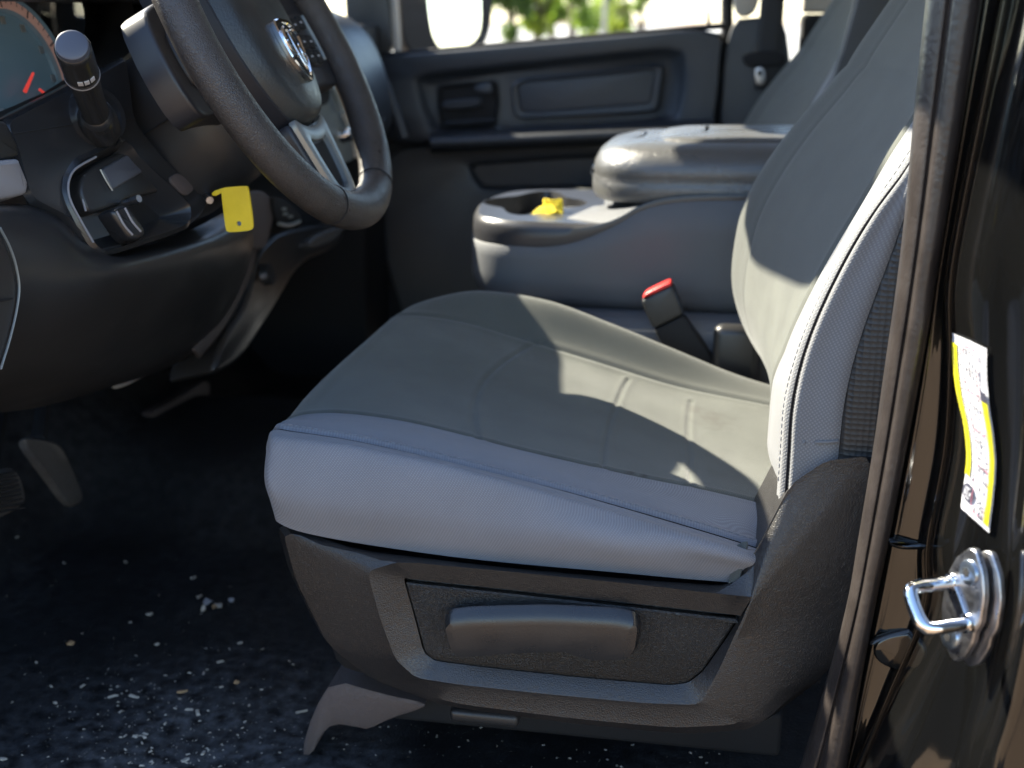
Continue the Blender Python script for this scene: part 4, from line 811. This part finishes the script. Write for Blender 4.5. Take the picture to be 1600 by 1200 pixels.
for k in range(41):
    a = rad(-40+260*k/40); r0 = RD*(.87 if k % 5 == 0 else .93); d_ = ga*math.cos(a)+gb*math.sin(a); tn = -ga*math.sin(a)+gb*math.cos(a); o = len(V); w = .0011 if k % 5 == 0 else .0006
    V += [gc+d_*r0+tn*w+gn*.0085, gc+d_*RD*.99+tn*w+gn*.0085, gc+d_*RD*.99-tn*w+gn*.0085, gc+d_*r0-tn*w+gn*.0085]; Fc.append((o, o+1, o+2, o+3))
mesh_obj('tick_marks', V, Fc, M['ink'], gd)['kind'] = 'stuff'
for k in range(9):
    a = rad(-35+250*k/8); d_ = ga*math.cos(a)+gb*math.sin(a); c = gc+d_*RD*.72+gn*.005
    slab('dial_numeral', np.array([c+ga*i*.0042+gb*j*.0042 for i, j in ((-1, -1), (1, -1), (1, 1), (-1, 1))]), gn, .0006, mat('pale dial print', (.42, .42, .40), .5) if k == 0 else bpy.data.materials['pale dial print'], gd, .0001, it=0)
nr = mat('backlit red needle', (.7, .06, .05), .5); nr.node_tree.nodes['Principled BSDF'].inputs['Emission Color'].default_value = (1, .08, .06, 1); nr.node_tree.nodes['Principled BSDF'].inputs['Emission Strength'].default_value = .12; nd0, nd1 = P(39, 143, X=-.742), P(52, 114, X=-.742); tube('needle', [nd0, nd1], [.0022, .0014], nr, gd, 8)
tube('needle', [P(62, 140, X=-.742), P(70, 146, X=-.742)], [.0015, .0015], nr, gd, 8)
lens = mesh_obj('cluster_lens', PX([(-150, -60), (150, -60), (120, 120), (-150, 240)], -.69), [(0, 1, 2, 3)], glassmat('anti-glare lens', (.97, .98, 1), 1.12), clu, smooth=False)
hood = cbox('cluster_hood_shade', -1.15, -.635, .96, 1.72, .868, .895, M['dark'], dash, .01); cbox('hood_side', -1.0, -.66, 1.50, 1.54, .62, .87, M['dark'], dash, .008)  # hood stretched past the cluster, mostly out of view, to shade the cushion
# bezel left of the column with recess
qa, qb = P(110, 300, X=-.605), P(325, 310, X=-.548); nB = np.cross(qb-qa, np.array((-.10, 0, .3))); nB /= np.linalg.norm(nB); nB = nB*(1 if nB@(CAM-qa) > 0 else -1)
def PB(l, off=0): return np.array([P(a[0], a[1], pl=(qa+nB*off, nB)) for a in l])
def bslab(name, px, off, m, par, t=.02, bev=.002, it=2, w=.2): return slab(name, PB(px, off), nB, t, m, par, bev, it=it, w=w)
OB = [(4, 186), (60, 158), (120, 128), (170, 102), (200, 84), (207, 130), (214, 190), (262, 250), (332, 312), (318, 336), (290, 358), (158, 398), (140, 384), (104, 342), (44, 312), (26, 238)]
IB = [(108, 280), (124, 256), (150, 244), (170, 234), (190, 225), (200, 232), (212, 250), (240, 276), (290, 322), (292, 336), (286, 350), (160, 391), (146, 380), (126, 346), (112, 318), (106, 300)]
ob, ib = PB(OB), PB(IB, -.001)
bzl = ringloft('bezel', [ob-nB*.06, ob-nB*.006, inset(ob, .004, nB), inset(ib, -.007, nB), inset(ib, -.0025, nB)+nB*.004, ib-nB*.001, inset(ib, .007, nB)-nB*.018, inset(ib, .012, nB)-nB*.026], M['dash2'], dash, it=2, w=.16); bzl['label'] = 'dark dash bezel with switch recess'
tube('bezel_highlight', even(PB([(146, 379), (127, 346), (112, 318), (107, 300), (108, 281), (119, 263), (150, 245)], .0035), 40), .0011, M['gtrim'], bzl, 8)  # pale tube draws the highlight along the recess rim
tube('bezel_highlight', even(PB([(132, 275), (128, 288), (128, 306), (134, 330)], -.010), 16), .0011, M['gtrim'], bzl, 8)
bslab('bezel_seam_line', [(20, 208), (120, 192), (212, 184), (212, 186), (120, 194), (20, 210)], .0004, M['void'], bzl, .002, .0002, it=0)
bslab('switch_shelf', [(124, 300), (128, 276), (146, 258), (190, 236), (206, 238), (226, 268), (250, 284), (262, 296), (215, 306), (170, 326), (140, 335)], -.008, M['dark'], bzl, .02, .004)
bslab('blank_plate', [(159, 264), (182, 251), (205, 239), (214, 252), (224, 268), (200, 283), (177, 297), (168, 280)], -.005, mat('slate switch plate', (.07, .072, .085), .38), bzl, .008, .002, w=.1)
tube('plate_edge', even(PB([(157, 265), (166, 282), (176, 298)], -.004), 10), .0009, M['silver'], bzl, 6)
hb = bslab('brake_release', [(175, 330), (184, 322), (200, 318), (214, 336), (228, 356), (229, 366), (218, 375), (205, 372), (190, 352)], .022, M['lever'], bzl, .02, .005)
for d in (0, 13): tube('handle_rib', even(PB([(182+d, 330-d*.4), (194+d, 352-d*.4), (207+d, 367-d*.4)], .0226), 12), .0012, M['gtrim'], hb, 6)
cpt = PB([(206, 314)], .002)[0]; tube('release_rod', [cpt+nB*.01, cpt-nB*.03], .004, M['steel'], bzl, 8)
bslab('trim_corner', [(262, 279), (280, 268), (306, 294), (290, 308)], .0015, M['browng'], bzl, .006, .001)
bc = PB([(150, 182)])[0]; A_ = np.linspace(0, 2*math.pi, 40, endpoint=False); bu, bv, _ = basis(nB)
col_r = lambda r, w: np.array([bc+bu*math.cos(a)*r+bv*math.sin(a)*r*.92+nB*w for a in A_])
ringloft('stalk_collar', [col_r(.034, -.01), col_r(.033, .004), col_r(.029, .010), col_r(.025, .008), col_r(.020, -.004)], M['dash2'], bzl, raw=True)
# knee panel
K = [[(-60, 322, -.635), (40, 320, -.635), (96, 336, -.635), (140, 386, -.64), (165, 398, -.64), (235, 382, -.645), (300, 358, -.65), (350, 332, -.655)],
     [(-60, 332, -.61), (25, 335, -.61), (85, 356, -.608), (138, 404, -.605), (190, 410, -.605), (270, 394, -.61), (340, 372, -.62), (384, 350, -.635)],
     [(-60, 420, -.602), (30, 432, -.60), (110, 450, -.598), (190, 452, -.60), (280, 440, -.61), (345, 415, -.62), (384, 395, -.635), (396, 375, -.645)],
     [(-60, 520, -.62), (50, 530, -.62), (130, 530, -.62), (215, 520, -.63), (290, 502, -.64), (335, 482, -.65), (362, 455, -.66), (386, 425, -.66)],
     [(-60, 600, -.68), (40, 600, -.68), (120, 598, -.68), (190, 585, -.69), (250, 566, -.70), (300, 545, -.70), (335, 515, -.70), (362, 478, -.69)],
     [(-60, 650, -.78), (40, 640, -.78), (110, 625, -.78), (170, 606, -.78), (230, 587, -.78), (280, 566, -.78), (316, 540, -.77), (340, 508, -.74)]]
K = [[(x, y, X+(.010*j if i < 3 else .006*j if i < 5 else .003*j)) for j, (x, y, X) in enumerate(r)] for i, r in enumerate(K)]
KG = rails_grid([PX(r, 0) for r in K], 60, 10); kn = grid_obj('knee_panel', KG, M['dark'], dash); kn['label'] = 'dark knee panel below the steering column'
ec_ = [(-60, 345), (0, 357), (14, 385), (24, 415), (29, 450), (24, 490), (14, 535), (2, 575), (-60, 590)]
ecp = PX(ec_, -.585); sl_e = slab('dash_end_cap', ecp, (.9, -.4, .1), .04, M['dark'], dash, .004, it=1)
tube('end_cap_edge', even(PX([(0, 356), (15, 385), (25, 415), (30, 450), (25, 490), (14, 535), (1, 577)], -.5845), 50), .0011, M['silver'], sl_e, 6)
dslab('seam_line', [(-20, 473), (20, 465), (20, 468), (-20, 476)], -.5835, M['void'], sl_e, .002, .0002, it=0)
vt = dslab('vent_block', [(-40, 252), (0, 249), (30, 246), (37, 262), (47, 287), (44, 302), (20, 308), (-40, 318)], -.612, M['gtrim'], t=.05, bev=.005, w=.12); vt['label'] = 'warm silver end block of the side vent'
dslab('vent_panel', [(-40, 190), (0, 186), (12, 190), (34, 236), (28, 245), (0, 250), (-40, 254)], -.622, M['dark'], t=.04)
# strip, switch pod and lower console right of the column
dslab('lit_strip', [(386, 298), (410, 296), (424, 308), (430, 330), (424, 362), (417, 388), (392, 390), (384, 350)], -.655, M['browng'], t=.02)
SR = np.stack([PX([(402, 390), (392, 430), (372, 475), (345, 520), (312, 560)], -.665), PX([(388, 388), (378, 425), (358, 470), (333, 510), (303, 545)], -.660), PX([(384, 386), (372, 424), (352, 466), (328, 504), (300, 538)], -.675)])
solid(grid_obj('knee_panel_edge', rails_grid(list(SR), 40, 6), M['browng'], dash), .004)
sw = dslab('switch_pod', [(424, 305), (446, 310), (466, 328), (476, 345), (468, 356), (440, 360), (430, 335)], -.65, M['void'], t=.03)
tube('pod_trim', even(PX([(436, 350), (452, 352), (468, 346)], -.645), 14), .003, M['silver'], sw, 8)
for x, y in ((445, 326), (447, 334), (455, 338)): dslab('switch_mark', [(x-3, y-2), (x+3, y-2), (x+3, y+2), (x-3, y+2)], -.646, M['silver'], sw, .003, .0005, it=0)
dslab('lower_console', [(400, 395), (430, 362), (480, 352), (520, 345), (545, 350), (530, 385), (470, 410), (430, 480), (380, 560), (330, 590), (345, 530), (385, 470)], -.70, M['dark'], t=.08, bev=.008)
dslab('slate_pad', [(474, 384), (490, 368), (515, 356), (536, 353), (535, 366), (515, 380), (490, 388)], -.685, M['cons'], t=.02, bev=.006)
soc = P(412, 430, X=-.692); sk = tube('power_socket', [soc, soc+np.array((.012, 0, .003)), soc+np.array((.013, 0, .003)), soc+np.array((.004, 0, .001))], [.017, .016, .012, .011], M['dark'], dash, 20)
dslab('socket_cap', [(409, 428), (418, 426), (419, 434), (411, 436)], -.680, M['gtrim'], sk, .004, .001)
dslab('wiring_bracket', [(176, 600), (205, 584), (229, 574), (232, 584), (208, 598), (182, 608)], -.79, M['beige'], t=.004, bev=.001)
dslab('tunnel_side', [(232, 645), (285, 618), (330, 588), (328, 640), (310, 664), (268, 668)], -.92, M['browng'], t=.05)
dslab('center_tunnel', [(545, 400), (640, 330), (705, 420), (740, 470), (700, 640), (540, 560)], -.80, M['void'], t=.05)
cbox('end_filler', -1.22, -.745, 2.44, 2.64, .05, .84, M['void'], dash, .01); cbox('kick_panel', -1.22, -.60, 2.61, 2.66, .05, .62, M['void'], dash, .01)

# ------------------------------------------------------------------ pedals
M['pedal'] = mat('worn pedal rubber', (.075, .068, .062), .45, var=.2, varscale=80)
acc = thing('accelerator_pedal', 'narrow black accelerator pedal tapering to a rounded tip', 'pedal', tuple(P(100, 790, X=-.86)))
slab('pad', PX([(30, 682), (62, 684), (96, 692), (114, 730), (132, 772), (128, 785), (116, 789), (104, 782), (72, 738)], -.86), (.9, -.15, .45), .012, M['pedal'], acc, .004)
tube('arm', [P(60, 690, X=-.87), P(70, 600, X=-.95), P(80, 560, X=-1.0)], .010, M['void'], acc, 8)
brk = thing('brake_pedal', 'ribbed black brake pedal at the left edge', 'pedal', tuple(P(10, 800, X=-.84)))
bpad = slab('pad', PX([(-60, 752), (0, 732), (20, 728), (34, 742), (44, 776), (36, 790), (0, 808), (-60, 830)], -.84), (.88, -.1, .47), .02, M['pedal'], brk, .006)
for k in range(9):
    y = 742+k*7.2; tube('rib', PX([(-58, y+12), (8, y-2), (24+k*1.7, y-6)], -.832), .0017, M['dash2'], bpad, 6)
tube('arm', [P(-20, 750, X=-.86), P(0, 640, X=-1.0)], .012, M['void'], brk, 8)

# ------------------------------------------------------------------ wood chips on the floor
wood = [mat('pale wood chip', (.40, .35, .29), .8, var=.2, varscale=300), mat('brown wood chip', (.42, .26, .13), .8, var=.2, varscale=300), mat('grey leaf crumb', (.36, .35, .36), .8)]
def zf(x, y): return np.interp(x, (-1.25, -.95), (.1+.3**1.2*1.6, .10))+.035*math.exp(-((y-1.85)/.22)**4)*3.2+.004*math.sin(x*23+1)*math.sin(y*17)
BIG = [(302, 901, 14, 5, 80, 0), (233, 957, 12, 6, 25, 0), (111, 1005, 11, 8, 0, 1), (245, 1002, 8, 4, 60, 0), (375, 1002, 9, 4, 40, 0), (344, 1032, 13, 4, 35, 0), (284, 1077, 17, 6, 20, 1), (208, 1082, 18, 4, -10, 0), (370, 1067, 8, 6, 0, 1), (86, 1095, 9, 4, -40, 0), (5, 1183, 12, 4, 10, 0), (471, 1108, 18, 3, 30, 0), (196, 876, 6, 4, 0, 0), (135, 614, 12, 5, 30, 0), (317, 1170, 5, 9, 0, 0), (289, 1180, 12, 4, 50, 0)]
for k, (x, y, l, w, a, mi2) in enumerate(BIG):
    c = P(x, y, Z=.104); c[2] = zf(c[0], c[1])+.002
    if k == 13: c = P(x, y, X=-.80)
    s = 1/1450.; A = rad(a); u = np.array((math.cos(A), math.sin(A), 0)); v = np.array((-math.sin(A), math.cos(A), 0))
    pts = [c+u*l*s*i*random.uniform(.42, .55)+v*w*1.4*s*j*random.uniform(.35, .6)+np.array((0, 0, random.uniform(0, .0012))) for i, j in ((-1, -1), (0, -1.2), (1, -.8), (1.1, .4), (.2, 1), (-1, .9))]
    o = slab('wood_chip', np.array(pts), (0, 0, 1), .0014, wood[mi2], None, .0003, it=0); tag(o, 'splinter of pale wood caught under the dashboard, above the pedals' if k == 13 else 'longest pale wood sliver on the floor, nearest the seat foot' if k == 11 else 'pale wood chip standing apart nearest the seat front corner' if k == 0 else 'larger brown wood chip amid the crumbs on the black floor' if k == 6 else 'rounded brown wood crumb left of the debris field' if k == 2 else 'small brown wood crumb right of the larger brown chip' if k == 8 else 'small pale wood chip lying on the dusty black floor', 'wood chip', 'wood chips on the cab floor')
lf = thing('leaf_crumb', 'crumpled pale leaf crumb on the floor, largest of the debris', 'debris', tuple(P(325, 945, Z=.104)))
for (x, y, r, mi2) in ((325, 944, 12, 2), (343, 948, 9, 0), (312, 936, 7, 0), (362, 939, 8, 2), (335, 951, 6, 1), (318, 955, 6, 0)):
    c = P(x, y, Z=.106); c[2] += .003; s = 1/1450.
    pts = [c+np.array((math.cos(a)*r*s*random.uniform(.6, 1.1), math.sin(a)*r*s*random.uniform(.6, 1.2), random.uniform(-.002, .004))) for a in np.linspace(0, 6.28, 8, endpoint=False)]
    slab('flake', np.array(pts), (0, 0, 1), .0008, wood[mi2], lf, .0002, it=0)
V = []; Fc = []
def speck(c, l, w, A):
    u = np.array((math.cos(A), math.sin(A), 0))*l; v = np.array((-math.sin(A), math.cos(A), 0))*w; h = np.array((0, 0, w*.8)); o = len(V)
    V.extend([c-u-v, c+u-v, c+u+v, c-u+v, c-u*.7-v*.6+h, c+u*.7-v*.6+h, c+u*.7+v*.6+h, c-u*.7+v*.6+h]); Fc.extend([(o, o+1, o+5, o+4), (o+1, o+2, o+6, o+5), (o+2, o+3, o+7, o+6), (o+3, o, o+4, o+7), (o+4, o+5, o+6, o+7)])
for k in range(980):
    x, y = (random.gauss(270, 105), random.gauss(1135, 65)) if k < 700 else (random.uniform(520, 1150), random.uniform(1110, 1195)) if k < 860 else (random.uniform(0, 480), random.uniform(870, 1190))
    if y > 1230 or y < 840: continue
    c = P(x, y, Z=.104); c[2] = zf(c[0], c[1])+.0008; b = abs(random.gauss(0, 1)); l = .0002+.00024*b*b
    speck(c, l*random.uniform(1, 2.2), l*.7, random.uniform(0, 6.28))
dust = mesh_obj('floor_crumbs', V, Fc, wood[0], smooth=False); tag(dust, 'fine pale crumbs strewn over the black cab floor', 'crumbs', kind='stuff')

# ------------------------------------------------------------------ outside: trees and a pole beyond the far window
LM = [leafmat('dark green leaves', (.06, .10, .018)), leafmat('fresh green leaves', (.17, .22, .025)), leafmat('mid green leaves', (.11, .17, .022))]
def tree(label, px, Yd, wpx, hm, lm, n, clumps):
    b = P(px, 62, Y=Yd); b[2] = -.49; sc = Yd/FPX; Rw = wpx*sc/2
    t = thing('broadleaf_tree', label, 'tree', tuple(b), 'trees beyond the far window')
    V = []; Fc = []
    tv, tf = tube('', [b, b+np.array((.1, 0, hm*.3)), b+np.array((0, 0, hm*.8))], [.22, .16, .05], None, seg=8, build=False); V += list(tv); Fc += tf
    for k in range(6):
        a = random.uniform(0, 6.28); z0 = hm*random.uniform(.12, .5); v, f = tube('', [b+np.array((0, 0, z0)), b+np.array((math.cos(a)*Rw*.4, math.sin(a)*Rw*.4, z0+hm*.12)), b+np.array((math.cos(a)*Rw*.8, math.sin(a)*Rw*.8, z0+hm*.28))], [.08, .05, .015], None, seg=6, build=False); o = len(V); V += list(v); Fc += [tuple(i+o for i in q) for q in f]
    mesh_obj('trunk', V, Fc, M['bark'], t)
    cc = [(b+np.array((random.uniform(-.8, .8)*Rw, random.uniform(-.8, .8)*Rw, hm*random.uniform(.08, .98))), random.uniform(.25, .5)*Rw) for _ in range(clumps)]
    P0 = np.array([c+rng.normal(0, .5, 3)*r for c, r in random.choices(cc, k=n)]); s = rng.uniform(.10, .22, n)
    A = rng.normal(size=(n, 3)); A /= np.linalg.norm(A, axis=1, keepdims=True); Bv = np.cross(A, rng.normal(size=(n, 3))); Bv /= np.linalg.norm(Bv, axis=1, keepdims=True)
    VV = np.stack((P0-A*s[:, None], P0+Bv*s[:, None]*.5, P0+A*s[:, None], P0-Bv*s[:, None]*.5), 1).reshape(-1, 3); VV[:, 2] = np.maximum(VV[:, 2], -.45)
    mesh_obj('crown', VV, [(4*i, 4*i+1, 4*i+2, 4*i+3) for i in range(n)], lm, t, smooth=False)
tree('dark green tree beside the wing mirror, seen through the far window', 796, 62, 66, 7, LM[0], 6500, 26)
tree('bright green tree second from the wing mirror, beyond the far window', 838, 66, 60, 4.6, LM[1], 3200, 18)
tree('bushy green tree in the middle of the far window', 893, 64, 80, 6.5, LM[2], 5500, 24)
tree('small round green tree between bushy tree and pole, beyond the far window', 928, 72, 44, 3.0, LM[1], 1900, 11)
tree('small bright green tree beside the pole, rightmost beyond the far window', 970, 70, 38, 3.0, LM[1], 1500, 9)
tree('compact green bush at the right end of the tree row', 1000, 66, 30, 2.6, LM[2], 1200, 8)
tree('leafy green tree between the dark tree and the bushy tree outside', 862, 80, 60, 8, LM[1], 4500, 22)
tree('tall thin green tree right behind the pole outside', 948, 84, 50, 7, LM[2], 3200, 18)
pb = P(944, 62, Y=58); pb[2] = -.5
pole = tag(tube('lamp_pole', [pb, pb+np.array((0, 0, 4)), pb+np.array((0, 0, 8)), pb+np.array((.5, 0, 8.4))], [.12, .10, .08, .06], mat('weathered pole', (.25, .23, .21), .7), None, 10), 'slim grey pole among the trees outside', 'pole')
